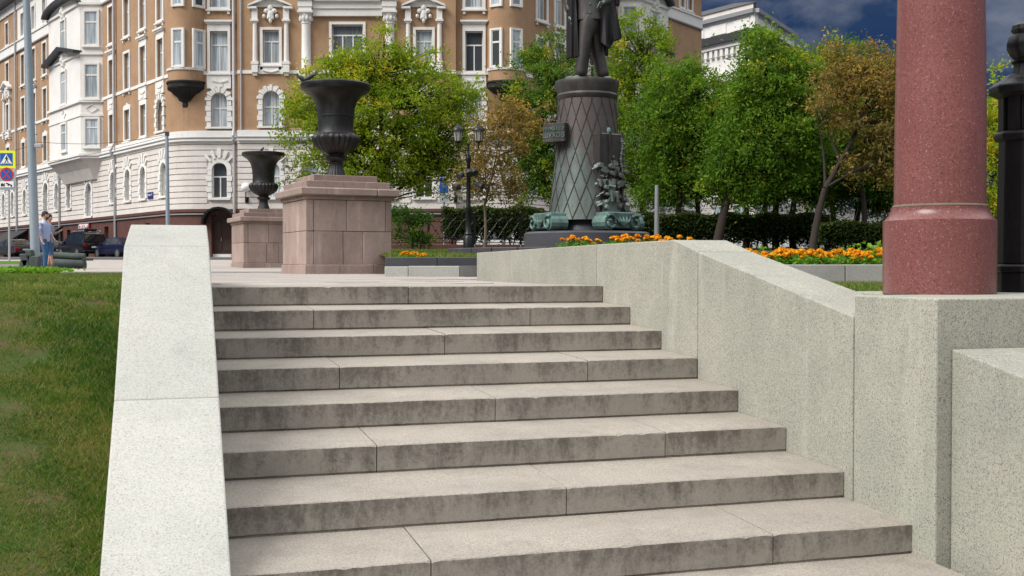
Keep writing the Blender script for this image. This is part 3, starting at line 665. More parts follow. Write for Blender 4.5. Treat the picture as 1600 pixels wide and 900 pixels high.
# railing above the entablature
m = MB(); fbox(m, ua, ub, NC + .36, NC + .4, 15.85, 15.9)
for i in range(26): x = ua + (ub - ua) * (i + .5) / 26; fbox(m, x - .015, x + .015, NC + .365, NC + .395, 15.08, 15.85)
m.build('railing', 'iron_black', bld)
# round corner oriels on black corbels
for pxc, nm in ((291, 0), (793, 1)):
    u = u_px(pxc); c = M(u, -.30, 0); _, aa = path(u); R_ = 1.12
    MB().lathe([(R_, 10.55), (R_, 11.22), (R_, 21.3)], 40, (c[0], c[1], 0)).build('oriel', 'stucco_brown', bld, smooth=True)
    MB().lathe([(R_ - .02, 11.12), (R_ + .06, 11.14), (R_ + .08, 11.26), (R_ - .02, 11.28)], 40, (c[0], c[1], 0)).build('oriel_sill', 'stucco_white', bld, smooth=True)
    MB().lathe([(0, 8.72), (.10, 8.85), (.16, 9.0), (.34, 9.15), (.36, 9.3), (.34, 9.42), (.52, 9.55), (.56, 9.7), (.80, 9.88), (.92, 10.02), (1.10, 10.12), (1.16, 10.2), (1.16, 10.42), (1.22, 10.46), (1.22, 10.55), (1.0, 10.56)], 48, (c[0], c[1], 0),
               fn=lambda r, z, a: r * (1 + (.045 * math.cos(24 * a) if 9.5 < z < 10.15 else .02 * math.cos(40 * a)))).build('corbel', 'stone_black', bld, smooth=True)
    for z0, z1 in ((11.35, 13.35), (14.75, 16.9), (18.3, 20.0)):
        for off in (-.55, .58) :
            vd = Vector((c[0], c[1])).normalized(); base = math.atan2(-vd.y, -vd.x); th = base + math.asin(off / R_)
            t = Vector((-math.sin(th), math.cos(th))); nn_ = Vector((math.cos(th), math.sin(th)))
            def Q(x, d, z): r = R_ * .985; return (c[0] + nn_.x * (r + d) + t.x * x, c[1] + nn_.y * (r + d) + t.y * x, z)
            m = MB(); h = .27
            for (x0, x1, a, b) in ((-h - .12, -h, z0 - .1, z1 + .1), (h, h + .12, z0 - .1, z1 + .1), (-h, h, z1, z1 + .1), (-h, h, z0 - .1, z0)): m.box(x0, x1, -.15, .09, a, b, Q)
            wn = m.build('window', 'stucco_white', bld)
            f = MB()
            for (x0, x1, a, b) in ((-h, -h + .05, z0, z1), (h - .05, h, z0, z1), (-h, h, z1 - .05, z1), (-h, h, z0, z0 + .05), (-h, h, z0 + (z1 - z0) * .64, z0 + (z1 - z0) * .69)): f.box(x0, x1, .02, .05, a, b, Q)
            f.build('frame', 'sash_white', wn)
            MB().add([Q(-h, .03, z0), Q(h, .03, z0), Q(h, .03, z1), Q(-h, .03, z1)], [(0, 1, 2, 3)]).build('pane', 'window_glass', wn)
# three sided white oriels on the wings
def oriel(ua, ub, side):
    pj = 1.15; ch = .95; pts = [(ua, 0), (ua + ch, pj), (ub - ch, pj), (ub, 0)]
    def PT(i, t, d, z):
        (u0, n0), (u1, n1) = pts[i], pts[i + 1]; a = Vector(M(u0, n0, 0)); b = Vector(M(u1, n1, 0)); p = a.lerp(b, t); dr = (b - a).normalized(); nn_ = Vector((dr.y, -dr.x, 0)); p = p + nn_ * d; return (p.x, p.y, z)
    m = MB(); m.prism([M(u, n - (.05 if n == 0 else 0), 7.5) for u, n in pts], [M(u, n - (.05 if n == 0 else 0), 19.9) for u, n in pts]); m.build('oriel', 'stucco_white', bld)
    for z0, z1, e in ((7.35, 7.5, .18), (7.2, 7.35, .10), (10.85, 11.0, .14), (13.95, 14.08, .10), (17.2, 17.35, .12), (19.9, 20.1, .25), (9.95, 10.1, .06)):
        q = [(u + (-e if i < 2 else e) * (.6 if n else 1), n + (e if n else 0)) for i, (u, n) in enumerate(pts)]
        MB().prism([M(u, n, z0) for u, n in q], [M(u, n, z1) for u, n in q]).build('oriel_band', 'stucco_white', bld)
    q0 = [(ua + .9, 0), (ua + 1.2, .25), (ub - 1.2, .25), (ub - .9, 0)]; q1 = [(ua + .5, 0), (ua + 1.0, .6), (ub - 1.0, .6), (ub - .5, 0)]
    MB().prism([M(u, n, 5.9) for u, n in q0], [M(u, n, 6.6) for u, n in q1]).build('corbel', 'stucco_rustic', bld); MB().prism([M(u, n, 6.6) for u, n in q1], [M(u, n, 7.2) for u, n in pts]).build('corbel', 'stucco_rustic', bld)
    for i in (0, 1, 2):
        a = Vector(M(*pts[i], 0)); b = Vector(M(*pts[i + 1], 0)); L = (b - a).length
        for z0, z1 in ((8.0, 9.75), (11.15, 13.3), (14.6, 16.75)):
            hw = min(.5, L * .28); m = MB()
            def Q(x, d, z): return PT(i, .5 + x / L, d, z)
            for (x0, x1, c, d) in ((-hw - .13, -hw, z0 - .12, z1 + .13), (hw, hw + .13, z0 - .12, z1 + .13), (-hw, hw, z1, z1 + .13), (-hw, hw, z0 - .12, z0)): m.box(x0, x1, -.02, .10, c, d, Q)
            m.box(-hw - .2, hw + .2, 0, .16, z0 - .18, z0 - .12, Q)
            wn = m.build('window', 'stucco_white', bld); f = MB()
            for (x0, x1, c, d) in ((-hw, -hw + .05, z0, z1), (hw - .05, hw, z0, z1), (-hw + .05, hw - .05, z1 - .05, z1), (-hw + .05, hw - .05, z0, z0 + .05), (-hw + .05, hw - .05, z0 + (z1 - z0) * .66, z0 + (z1 - z0) * .71)): f.box(x0, x1, .004, .04, c, d, Q)
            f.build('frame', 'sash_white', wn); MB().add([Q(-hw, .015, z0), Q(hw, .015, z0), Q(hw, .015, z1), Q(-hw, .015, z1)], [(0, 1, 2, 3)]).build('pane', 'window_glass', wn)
    # hoods over the front windows: rounded above, gabled below
    def Q(x, d, z): a = Vector(M(*pts[1], 0)); b = Vector(M(*pts[2], 0)); return PT(1, .5 + x / (b - a).length, d, z)
    hw = ((Vector(M(*pts[1], 0)) - Vector(M(*pts[2], 0))).length) / 2 + .1
    m = MB(); k = 10
    for i in range(k):
        t0, t1 = math.pi * i / k, math.pi * (i + 1) / k
        q = [(hw * math.cos(t0), 17.4 + .75 * math.sin(t0)), (hw * math.cos(t1), 17.4 + .75 * math.sin(t1)), ((hw - .22) * math.cos(t1), 17.36 + .55 * math.sin(t1)), ((hw - .22) * math.cos(t0), 17.36 + .55 * math.sin(t0))]
        m.prism([Q(x, -.05, z) for x, z in q], [Q(x, .5, z) for x, z in q])
    m.build('hood', 'metal_dark', bld); m = MB()
    for s in (-1, 1):
        q = [(s * hw, 14.0), (s * hw, 14.22), (0, 14.95), (0, 14.68)]; m.prism([Q(x, -.05, z) for x, z in q], [Q(x, .5, z) for x, z in q])
    m.build('hood', 'metal_dark', bld); m = MB()
    for zc in (14.1, 17.35):
        for (dx, dz, r) in ((0, 0, .26), (-.25, -.18, .16), (.25, -.18, .16), (0, -.35, .18), (0, .22, .18)): m.ball(Q(dx, .06, zc + dz), (r, r * .6, r), 8, 5)
    m.build('cartouche', 'stucco_white', bld); m = MB()
    for i in (1, 2):
        a = Vector(M(*pts[i], 0)); b = Vector(M(*pts[i + 1], 0)); L = (b - a).length
        def Q2(x, d, z): return PT(i, .5 + x / L, d, z)
        for s in (-1, 1):
            for v in (-1, 1):
                q = [(s * .42, 10.45), (s * .36, 10.45), (0, 10.45 + v * .25), (0, 10.45 + v * .30)]; m.prism([Q2(x, 0, z) for x, z in q], [Q2(x, .05, z) for x, z in q])
    m.build('diamond_panel', 'stucco_white', bld)
oriel(u_px(103) - .6, u_px(163), 0); oriel(u_px(965), u_px(1030), 1)
# drainpipes
for p, n in ((30, .15), (97, .15), (184, .15), (368, .15), (1035, .15)):
    u = u_px(p); pts_ = [M(u, n, .8), M(u, n, 7.0), M(u, n + .26, 7.3), M(u, n + .26, 7.45), M(u, n + .03, 7.9), M(u, n, 21.3)]
    MB().tube(pts_, .085, 8).build('drainpipe', 'pipe_grey', bld, smooth=True)
u = xat(375, YB - NC) + .12; MB().tube([M(u, NC + .08, 7.8), M(u, NC + .08, 18)], .05, 6).build('cable_pipe', 'pipe_grey', bld)
# entrance door with wrought canopy
a, b = HP[0][0], HP[0][1]; d = MB(); fbox(d, a, b, -.42, -.35, .3, 3.05); dr = d.build('door', 'wood_door', bld)
m = MB(); uc_ = (a + b) / 2
for s in (-1, 1):
    for z0, z1 in ((1.0, 1.7), (1.8, 2.7)): fbox(m, uc_ + s * .28 - .2, uc_ + s * .28 + .2, -.35, -.31, z0, z1)
m.build('door_panel', 'wood_door', dr); m = MB(); fbox(m, uc_ - .1, uc_ - .06, -.31, -.26, 1.55, 1.75); m.build('handle', 'zinc', dr)
m = MB(); fbox(m, a, b, -.34, -.2, .3, .82); m.build('door_step', 'paint_white', bld)
m = MB(); ring(m, uc_, 2.5, .86, .98, .05, .75, k=10)
for i in range(9):
    t = math.pi * (i + .5) / 9; fpoly(m, [(uc_ + .3 * math.cos(t - .04), 2.5 + .3 * math.sin(t - .04)), (uc_ + .86 * math.cos(t - .03), 2.5 + .86 * math.sin(t - .03)), (uc_ + .86 * math.cos(t + .03), 2.5 + .86 * math.sin(t + .03)), (uc_ + .3 * math.cos(t + .04), 2.5 + .3 * math.sin(t + .04))], .45, .5)
m.build('canopy', 'iron_black', bld)
# roof slab and back so that the block is closed
up = []; k = 60
for i in range(k + 1): up.append(UL + (UE - UL) * i / k)
up = sorted(set(up + usplit(ULA - .1, URA + .1)))
rl = [M(u, -.1, 21.75) for u in up] + [(M(UE, 0, 0)[0] - 9, 110, 21.75), (M(UL, 0, 0)[0] + 16, 150, 21.75)]
MB().prism(rl, [(x, y, 22.1) for x, y, z in rl]).build('roof', 'metal_dark', bld)
e0 = M(UE, 0, 0); MB().add([(e0[0], e0[1], -.2), (e0[0] - 9, 110, -.2), (e0[0] - 9, 110, 21.7), (e0[0], e0[1], 21.7)], [(0, 1, 2, 3)]).build('end_wall', 'stucco_white', bld)
# ------------------------------------------------------------------ signs and lamps fixed to the building
def text_obj(name, body, size, mat, depth=.01):
    cu = bpy.data.curves.new(name, 'FONT'); cu.body = body; cu.size = size; cu.extrude = depth; cu.align_x = 'CENTER'; cu.align_y = 'CENTER'; cu.resolution_u = 2
    o = bpy.data.objects.new(name, cu); COL.objects.link(o); bpy.context.view_layer.update()
    me = bpy.data.meshes.new_from_object(o); bpy.data.objects.remove(o); me.name = name
    o = bpy.data.objects.new(name, me); COL.objects.link(o); me.materials.clear(); me.materials.append(MATS[mat]); return o
def face_matrix(u, n, z):
    p, a = path(u); return Matrix.Translation(M(u, n, z)) @ Matrix.Rotation(a, 4, 'Z') @ Matrix.Rotation(math.pi / 2, 4, 'X')
u = u_px(137); ss = thing('shop_sign', 'red box letter shop sign over the parked black off-road car', 'sign', M(u, .05, 2.45))
m = MB(); fbox(m, u - .95, u + .95, .09, .22, 2.48, 3.02); m.build('board', 'sign_red', ss)
t = text_obj('lettering', 'САЛОН', .52, 'sign_white', .06); t.parent = ss; t.matrix_parent_inverse = WM(ss).inverted(); t.matrix_basis = face_matrix(u, .26, 2.745)
u = u_px(238.5); hs = thing('street_plate', 'small dark blue street name plate on the white rusticated wall', 'sign', M(u, .1, 4.4))
m = MB(); fbox(m, u - .42, u + .42, .09, .13, 4.12, 4.52); m.build('plate', 'plate_navy', hs)
t = text_obj('lettering', 'улица  13', .17, 'sign_white', .004); t.parent = hs; t.matrix_parent_inverse = WM(hs).inverted(); t.matrix_basis = face_matrix(u, .136, 4.36)
for p, lab in ((387, 'white globe lamp on the wall behind the small urn'), (712, 'white globe lamp on the wall above the hedge')):
    u = xat(p, YB - NC); wl = thing('globe_lamp', lab, 'lamp', M(u, NC + .1, 3.9), 0, 'globe lamps on the facade')
    MB().ball(M(u, NC + .35, 4.55), .26, 16, 10).build('globe', 'lamp_milk', wl, smooth=True)
    MB().tube([M(u, NC + .05, 3.85), M(u, NC + .35, 3.9), M(u, NC + .35, 4.28)], .045, 6).build('arm', 'iron_black', wl); m = MB(); fbox(m, u - .1, u + .1, NC + .06, NC + .14, 3.7, 4.0); m.build('wall_plate', 'iron_black', wl)
for p0, p1, lab in ((14, 46, 'dark awning over the shop front at far left behind the grey sedan'), (80, 100, 'dark awning behind the walking man')):
    a, b = u_px(p0), u_px(p1); aw = thing('awning', lab, 'awning', M((a + b) / 2, .1, 2.2)); z1 = 3.0
    m = MB(); m.prism([M(a, .08, z1), M(a, 1.5, 2.1), M(a, 1.5, 2.0), M(a, .08, z1 - .1)], [M(b, .08, z1), M(b, 1.5, 2.1), M(b, 1.5, 2.0), M(b, .08, z1 - .1)]); m.build('canopy', 'awning_black', aw)
    m = MB(); m.prism([M(a, 1.5, 2.0), M(a, 1.52, 2.0), M(a, 1.52, 1.75), M(a, 1.5, 1.75)], [M(b, 1.5, 2.0), M(b, 1.52, 2.0), M(b, 1.52, 1.75), M(b, 1.5, 1.75)]); m.build('valance', 'awning_black', aw)
    for q in (a + .05, b - .05): MB().tube([M(q, .1, 1.9), M(q, 1.45, 2.02)], .02, 6).build('bracket', 'metal_dark', aw)
# ------------------------------------------------------------------ white building further right
wb = thing('white_building', 'white corner building with dark cornice behind the trees at right', 'building', (25, 118, .7))
YW = 112.0; cw = Vector((xat(1178, YW), YW))
dl = Vector((-.568, .823)); dr_ = Vector((.493, .87))
def WB(side, s, n, z):
    d = dl if side == 0 else dr_; nn_ = Vector((-.823, -.568)) if side == 0 else Vector((.87, -.493)); p = cw + d * s + nn_ * n; return (p.x, p.y, z)
def wbox(side, s0, s1, n0, n1, z0, z1, nm, mt, par=None): return MB().box(s0, s1, n0, n1, z0, z1, lambda x, y, z: WB(side, x, y, z)).build(nm, mt, par or wb)
HW = zat(50, YW)
for side, L in ((0, 26), (1, 14)):
    wbox(side, 0, L, -.4, 0, -.2, HW + 1.9, 'wall', 'stucco_white')
    wbox(side, -.3, L, 0, .9, HW - .5, HW + .25, 'cornice', 'metal_dark'); wbox(side, -.2, L, 0, .5, HW - 1.0, HW - .5, 'cornice_bed', 'stucco_white')
    wbox(side, -.1, L, 0, .45, HW + 1.9, HW + 2.3, 'parapet_rail', 'zinc'); wbox(side, -.1, L, 0, .2, 6.9, 7.3, 'belt', 'stucco_white')
    for i in range(int(L / .75)): wbox(side, .3 + i * .75, .72 + i * .75, 0, .38, HW - 1.75, HW - 1.02, 'bracket', 'stucco_white')
    for i in range(int(L / 3.2)):
        s = 1.8 + i * 3.2
        for z0, z1 in ((4, 6.2), (8.3, 10.7), (12.6, 15), (16.8, 19.2)):
            if z1 > HW - 2: continue
            wn = wbox(side, s - .75, s + .75, .0, .12, z0 - .2, z1 + .22, 'window', 'stucco_white')
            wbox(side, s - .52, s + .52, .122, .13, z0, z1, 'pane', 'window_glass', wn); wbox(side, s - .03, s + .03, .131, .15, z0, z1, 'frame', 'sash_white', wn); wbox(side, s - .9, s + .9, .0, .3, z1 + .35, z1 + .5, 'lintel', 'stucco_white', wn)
        wbox(side, s - 1.1, s + 1.1, 0, .08, HW + .55, HW + 1.55, 'panel', 'stucco_white')
    for i in range(12): wbox(side, 0, L, 0, .06, .4 + i * .52, .4 + i * .52 + .44, 'stone_course', 'stucco_rustic')
# attic with hipped dark roof
p0 = WB(0, 2.5, -3, 0); at_ = [WB(0, 5.5, -3.5, 0), WB(0, -1.5, -3.5, 0), WB(1, 5, -8, 0), WB(0, 14, -12, 0)]
q = [Vector(WB(0, 24, -2.5, 0)), Vector(WB(0, 2.6, -2.5, 0)), Vector(WB(1, 6, -2.2, 0)), Vector(WB(1, 12, -9, 0)), Vector(WB(0, 24, -9, 0))]
MB().prism([(v.x, v.y, HW + 1.8) for v in q], [(v.x, v.y, HW + 3.7) for v in q]).build('attic', 'stucco_rustic', wb)
cen = sum(q, Vector()) / 5
MB().prism([(v.x + (v.x - cen.x) * .06, v.y + (v.y - cen.y) * .06, HW + 3.7) for v in q], [(cen.x + (v.x - cen.x) * .7, cen.y + (v.y - cen.y) * .7, HW + 4.4) for v in q]).build('attic_roof', 'metal_dark', wb)
for t in (.15, .5): 
    a = q[1].lerp(q[2], t); b = q[1].lerp(q[2], t + .25); nn_ = Vector((.87, -.493, 0)) * .1
    MB().prism([(a.x + nn_.x, a.y + nn_.y, HW + 2.5), (b.x + nn_.x, b.y + nn_.y, HW + 2.5), (b.x, b.y, HW + 2.5), (a.x, a.y, HW + 2.5)], [(a.x + nn_.x, a.y + nn_.y, HW + 3.5), (b.x + nn_.x, b.y + nn_.y, HW + 3.5), (b.x, b.y, HW + 3.5), (a.x, a.y, HW + 3.5)]).build('attic_window', 'window_glass', wb)

lw = thing('white_annex', 'low white arcaded building far behind the hedge at right', 'building', WB(1, 30, 0, .6))
wbox(1, 14.1, 75, -8, -.2, -.2, 7.5, 'wall', 'stucco_rustic', lw); wbox(1, 14.1, 75, -8.4, .2, 7.5, 7.9, 'cornice', 'stucco_white', lw)
for i in range(18):
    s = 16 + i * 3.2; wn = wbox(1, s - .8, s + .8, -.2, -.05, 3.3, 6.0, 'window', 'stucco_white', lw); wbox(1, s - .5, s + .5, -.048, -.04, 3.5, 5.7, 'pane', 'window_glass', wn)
# ------------------------------------------------------------------ plinths and urns
def rz_pt(c, a, x, y): return (c[0] + math.cos(a) * x - math.sin(a) * y, c[1] + math.sin(a) * x + math.cos(a) * y)
PA = math.radians(26); HWD = .885
def make_plinth(label):
    t = thing('stone_plinth', label, 'plinth', (-3.61, 23.18, -.01), PA, 'urn plinths on the square')
    def blk(nm, x0, x1, y0, y1, z0, z1, b=.008): return MB().box(x0, x1, y0, y1, z0, z1).build(nm, 'granite_pink', t, bevel=b, local=True)
    h = HWD; g = .004
    for x0, x1 in ((-h - .025, -.2), (-.2, .5), (.5, h + .025)): blk('base_stone', x0 + g, x1 - g, -h - .025, h + .025, 0, .19)
    for x0, x1 in ((-h, -h + .16), (-h + .16, -.13), (-.13, .28), (.28, h)): blk('wall_stone', x0 + g, x1 - g, -h + random.uniform(0, .006), h, .194, .85 - g)
    for x0, x1 in ((-h, -h + .16), (-h + .16, -.06), (-.06, h - .13), (h - .13, h)): blk('wall_stone', x0 + g, x1 - g, -h + random.uniform(0, .006), h, .85 + g, 1.47)
    blk('frieze', -h - .03, h + .03, -h - .03, h + .03, 1.474, 1.55)
    for x0, x1 in ((-h - .13, .55), (.55, h + .13)): blk('cornice_stone', x0 + g / 2, x1 - g / 2, -h - .13, h + .13, 1.552, 1.70, .02)
    for x0, x1 in ((-h + .02, -.1), (-.1, h - .02)): blk('tier_stone', x0 + g / 2, x1 - g / 2, -h + .02, h - .02, 1.702, 1.84)
    blk('tier_stone', -.66, .66, -.66, .66, 1.842, 1.975)
    return t
p1_ = make_plinth('tall pink granite block plinth under the larger nearer urn')
p2_ = copy_tree(p1_); p2_.location = (-8.33, 37.9, .06); p2_['label'] = 'farther pink granite plinth under the smaller urn, partly behind the near plinth'
def make_urn(label):
    t = thing('bronze_urn', label, 'urn', (-3.61, 23.18, 1.965), 0, 'bronze urns on plinths')
    K = .003217
    def L(nm, prof, fl=None): return MB().lathe([(r * K, (785 - y) * K) for r, y in prof], 72, fn=fl).build(nm, 'bronze_dark', t, smooth=True, local=True)
    L('foot', [(62, 785), (60, 775), (48, 740), (42, 715), (40, 695), (44, 688)], lambda r, z, a: r * (1 + (.06 * abs(math.sin(9 * a)) if z < .3 else 0)))
    L('knop', [(44, 688), (64, 676), (70, 668), (70, 660), (58, 652), (48, 648), (50, 640), (60, 634)])
    L('bowl', [(58, 636), (76, 628), (104, 610), (128, 588), (142, 562), (147, 544), (144, 528), (134, 514), (118, 506)], lambda r, z, a: r * (1 + .10 * (abs(math.sin(13 * a)) - .5) * (1 if z > .5 else .5)))
    L('neck', [(118, 508), (113, 495), (112, 460), (113, 415), (116, 402), (119, 400), (119, 394), (115, 392), (117, 375), (122, 345), (132, 310), (147, 282), (166, 262), (190, 245), (206, 236)])
    L('rim', [(204, 237), (216, 226), (221, 212), (220, 198), (212, 190), (196, 190), (150, 260), (105, 330), (100, 480), (0, 490)])
    return t
u1_ = make_urn('large black bronze urn with fluted bowl on the near plinth')
u2_ = copy_tree(u1_); u2_.location = (-8.33, 37.9, 2.035); u2_['label'] = 'smaller looking black bronze urn on the farther plinth'
# pigeons
def pigeon(loc, rz, label):
    t = thing('pigeon', label, 'pigeon', loc, rz, 'pigeons on the urns'); t.scale = (.78, .78, .78)
    m = MB(); m.lathe([(0, -.16), (.03, -.13), (.062, -.05), (.07, .02), (.055, .09), (.03, .125), (0, .13)], 12, (0, 0, 0)); m.v = [(z * .92, y * .8, .11 + x + z * .45) for x, y, z in m.v]; m.build('body', 'feather', t, smooth=True, local=True)
    m = MB(); m.ball((.14, 0, .22), (.035, .03, .033)); m.tube([(.10, 0, .15), (.135, 0, .21)], [.045, .03], 8); m.build('head', 'feather', t, smooth=True, local=True)
    MB().tube([(.165, 0, .215), (.195, 0, .205)], [.010, .003], 6).build('beak', 'metal_dark', t, local=True)
    MB().prism([(-.10, -.03, .05), (-.10, .03, .05), (-.25, .04, -.01), (-.25, -.04, -.01)], [(-.10, -.03, .065), (-.10, .03, .065), (-.25, .04, 0), (-.25, -.04, 0)]).build('tail', 'feather', t, local=True)
    for s in (-1, 1): MB().tube([(.01, s * .025, .06), (.02, s * .025, 0)], .006, 5).build('leg', 'tail_red', t, local=True)
    return t
zr = 1.965 + 1.91
pigeon((-3.61 - .66, 23.18 - .12, zr), 3.6, 'dark pigeon leaning out at the left rim of the big urn'); pigeon((-3.61 - .45, 23.18 - .40, zr), .2, 'dark pigeon perched beside another on the big urn rim')
pigeon((-8.33 - .02, 37.9 - .2, 2.035 + 1.90), 1.2, 'small pale pigeon on the rim of the far urn')
# ------------------------------------------------------------------ monument
MX, MY = xat(917, 23.0), 23.0; MK = 23.0 / F
def mz(py): return zat(py, MY)
mon = thing('monument_pedestal', 'bronze monument pedestal with diamond lattice on a dark granite base among flowers', 'pedestal', (MX, MY, .35))
MB().lathe([(1.28, .25), (1.28, mz(366)), (1.22, mz(363)), (.4, mz(362))], 48, (MX, MY, 0)).build('base_plate', 'granite_dark', mon, smooth=True)
MB().lathe([(.70, mz(364)), (.70, mz(360)), (.61, mz(346)), (.3, mz(345))], 48, (MX, MY, 0)).build('base_cone', 'granite_dark', mon, smooth=True)
prof = [(345, .80), (330, .765), (300, .715), (270, .672), (240, .640), (210, .618), (180, .600), (158, .592)]
def pr_r(z): return float(np.interp(z, [mz(y) for y, r in prof], [r for y, r in prof]))
MB().lathe([(r, mz(y)) for y, r in prof], 48, (MX, MY, 0)).build('lattice_shaft', 'bronze_shaft', mon, smooth=True)
za, zb = mz(344), mz(158)
for s in (-1, 1):
    for k in range(18):
        pth = []
        for i in range(13):
            z = za + (zb - za) * i / 12; a = 2 * math.pi * (k + .25) / 18 + s * 1.25 * i / 12; r = pr_r(z) + .004
            pth.append((MX + r * math.cos(a), MY + r * math.sin(a), z))
        MB().tube(pth, [.010 - .003 * i / 12 for i in range(13)], 5).build('lattice_rib', 'bronze_brown', mon, smooth=True)
MB().lathe([(.56, mz(160)), (.61, mz(156)), (.625, mz(151)), (.60, mz(148)), (.615, mz(144)), (.645, mz(136)), (.655, mz(131)), (.645, mz(128)), (.5, mz(127))], 48, (MX, MY, 0)).build('capital_ring', 'bronze_brown', mon, smooth=True)
def scroll(ang, r):
    m = MB(); prof2 = []
    for i in range(28):
        t = i / 27 * 2.6 * 2 * math.pi / 2; rr = .15 - .011 * i * .4; prof2.append((-.30 + rr * math.cos(math.pi / 2 + t), .16 + rr * math.sin(math.pi / 2 + t)))
    def T(x, y, z): a = ang; return (MX + math.cos(a) * (r + y) - math.sin(a) * x, MY + math.sin(a) * (r + y) + math.cos(a) * x, mz(362) + z)
    body = [(-.38, .36), (-.40, .20), (-.30, .04), (.30, .04), (.40, .20), (.38, .36)]
    m.prism([T(x, -.30, z) for x, z in body], [T(x, .06, z) for x, z in body])
    b = m.build('scroll_foot', 'bronze_green', mon, bevel=.02)
    for s in (-1, 1):
        v = MB(); pth = []
        for i in range(22):
            t = i / 21 * 4.6 * math.pi / 2; rr = .155 * (1 - .75 * i / 21); pth.append(T(s * (.33 - 0) + s * rr * math.cos(t + .9), .09, .155 + rr * math.sin(t + .9)))
        v.tube(pth, .030, 6)
        v.prism([T(s * .33 + .15 * math.cos(a), -.3, .155 + .15 * math.sin(a)) for a in [k * .524 for k in range(12)]], [T(s * .33 + .15 * math.cos(a), .07, .155 + .15 * math.sin(a)) for a in [k * .524 for k in range(12)]])
        v.build('volute', 'bronze_green', b)
    l = MB()
    for k in range(5): x = -.16 + .08 * k; l.tube([T(0, .08, .10), T(x * .8, .11, .18), T(x * 1.3, .08, .27)], [.03, .028, .01], 5)
    l.build('acanthus_leaf', 'bronze_green', b)
for a in (math.radians(-155), math.radians(-52), math.radians(10), math.radians(95)): scroll(a, .98)
# relief of tools and gears on the right flank
ra = math.radians(-58); rel = random.Random(5)
def TR(x, y, z): return (MX + math.cos(ra) * (.62 + y) - math.sin(ra) * x, MY + math.sin(ra) * (.62 + y) + math.cos(ra) * x, z)
z0, z1 = mz(338), mz(214); m = MB(); m.box(-.27, .30, -.25, .16, z0, z1, TR); sl_ = m.build('relief_slab', 'bronze_brown', mon, bevel=.02)
for x in (-.27, -.02, .28): MB().box(x - .02, x + .02, .16, .20, z0, z1 + .02, TR).build('relief_rib', 'bronze_brown', mon)
m = MB()
for i in range(46):
    t = rel.random() ** 1.3; z = z0 + .12 + t * (z1 - z0 - .7); x = rel.uniform(-.34, .36); y = .12 + rel.uniform(0, .14) * (1 - t); r = rel.uniform(.025, .065)
    k = rel.random()
    if k < .4: m.ball(TR(x, y, z), (r, r, r), 8, 6)
    elif k < .7: m.tube([TR(x - r * 1.5, y, z - r), TR(x, y + .05, z), TR(x + r * 1.5, y, z + rel.uniform(-r, r))], r * .45, 6)
    else: m.tube([TR(x, y, z), TR(x, y + .13, z)], r, 10)
for i in range(9): m.tube([TR(.30, .10 + .02 * (i % 2), z0 + .5 + i * .11), TR(.33, .16, z0 + .56 + i * .11)], .045, 6)
o = m.build('relief_tools', 'bronze_patina', mon, smooth=True); o['kind'] = 'stuff'
m = MB(); m.box(-.22, .24, .05, .22, z0, z0 + .30, TR); m.build('relief_bench', 'bronze_patina', mon, bevel=.03)
def relief_figure(x, y, z, h, lean, nm):
    m = MB(); T_ = lambda a, b, c: TR(x + a * h, y + b * h, z + c * h)
    m.tube([T_(0, 0, .30), T_(lean * .5, .03, .5), T_(lean, .02, .72)], [.14 * h, .15 * h, .12 * h], 8); m.ball(T_(lean * 1.3, .06, .90), (.085 * h, .085 * h, .11 * h), 8, 6)
    for s_ in (-1, 1):
        m.tube([T_(lean + s_ * .14, .03, .70), T_(lean + s_ * .22, .14, .50), T_(lean + s_ * .06, .26, .46)], [.06 * h, .05 * h, .04 * h], 6)
        m.tube([T_(s_ * .08, .02, .30), T_(s_ * .12, .24, .28), T_(s_ * .10, .22, .0)], [.085 * h, .07 * h, .05 * h], 6)
    for k in range(5): m.tube([T_(-.18 + .09 * k, .16, .34), T_(-.14 + .07 * k, .22, .18), T_(-.2 + .1 * k, .18, .02)], [.02 * h, .03 * h, .02 * h], 5)
    m.build(nm, 'bronze_patina', mon, smooth=True)
relief_figure(.02, .14, z0 + .26, .62, .08, 'relief_figure'); relief_figure(-.22, .12, z0 + .55, .42, .1, 'relief_figure'); relief_figure(.40, .02, z0 + .02, .55, -.06, 'relief_figure'); relief_figure(.12, .14, z0 + .82, .36, -.1, 'relief_figure')
m = MB()
for i in range(16): a = i / 15; m.ball(TR(.26 + .02 * math.sin(9 * a), .19, z1 - .1 - a * .75), .022 + .012 * math.sin(a * 20) ** 2, 6, 4)
m.build('relief_chain', 'bronze_patina', mon, smooth=True)
MB().ball(TR(.08, 0, z1 + .06), (.05, .05, .08)).build('relief_knob', 'bronze_green', mon)
# plaque
pa = math.radians(-118)
def TP(x, y, z): return (MX + math.cos(pa) * (.62 + y) - math.sin(pa) * x - .36, MY + math.sin(pa) * (.62 + y) + math.cos(pa) * x + .12, z)
m = MB(); m.box(-.24, .24, -.3, .10, mz(226), mz(197), TP); pq = m.build('plaque', 'bronze_brown', mon, bevel=.008)
zc = (mz(226) + mz(197)) / 2; Mx = Matrix.Translation(TP(0, .102, 0)) @ Matrix.Rotation(pa + math.pi / 2, 4, 'Z') @ Matrix.Rotation(math.pi / 2, 4, 'X')
for tx, dz, sz in (('ИНЖЕНЕР', .07, .095), ('ШУХОВ', -.06, .135)):
    t = text_obj('lettering', tx, sz, 'bronze_green', .010); t.parent = pq; t.matrix_parent_inverse = WM(pq).inverted(); b_ = Mx.copy(); b_.translation.z = zc + dz; t.matrix_basis = b_
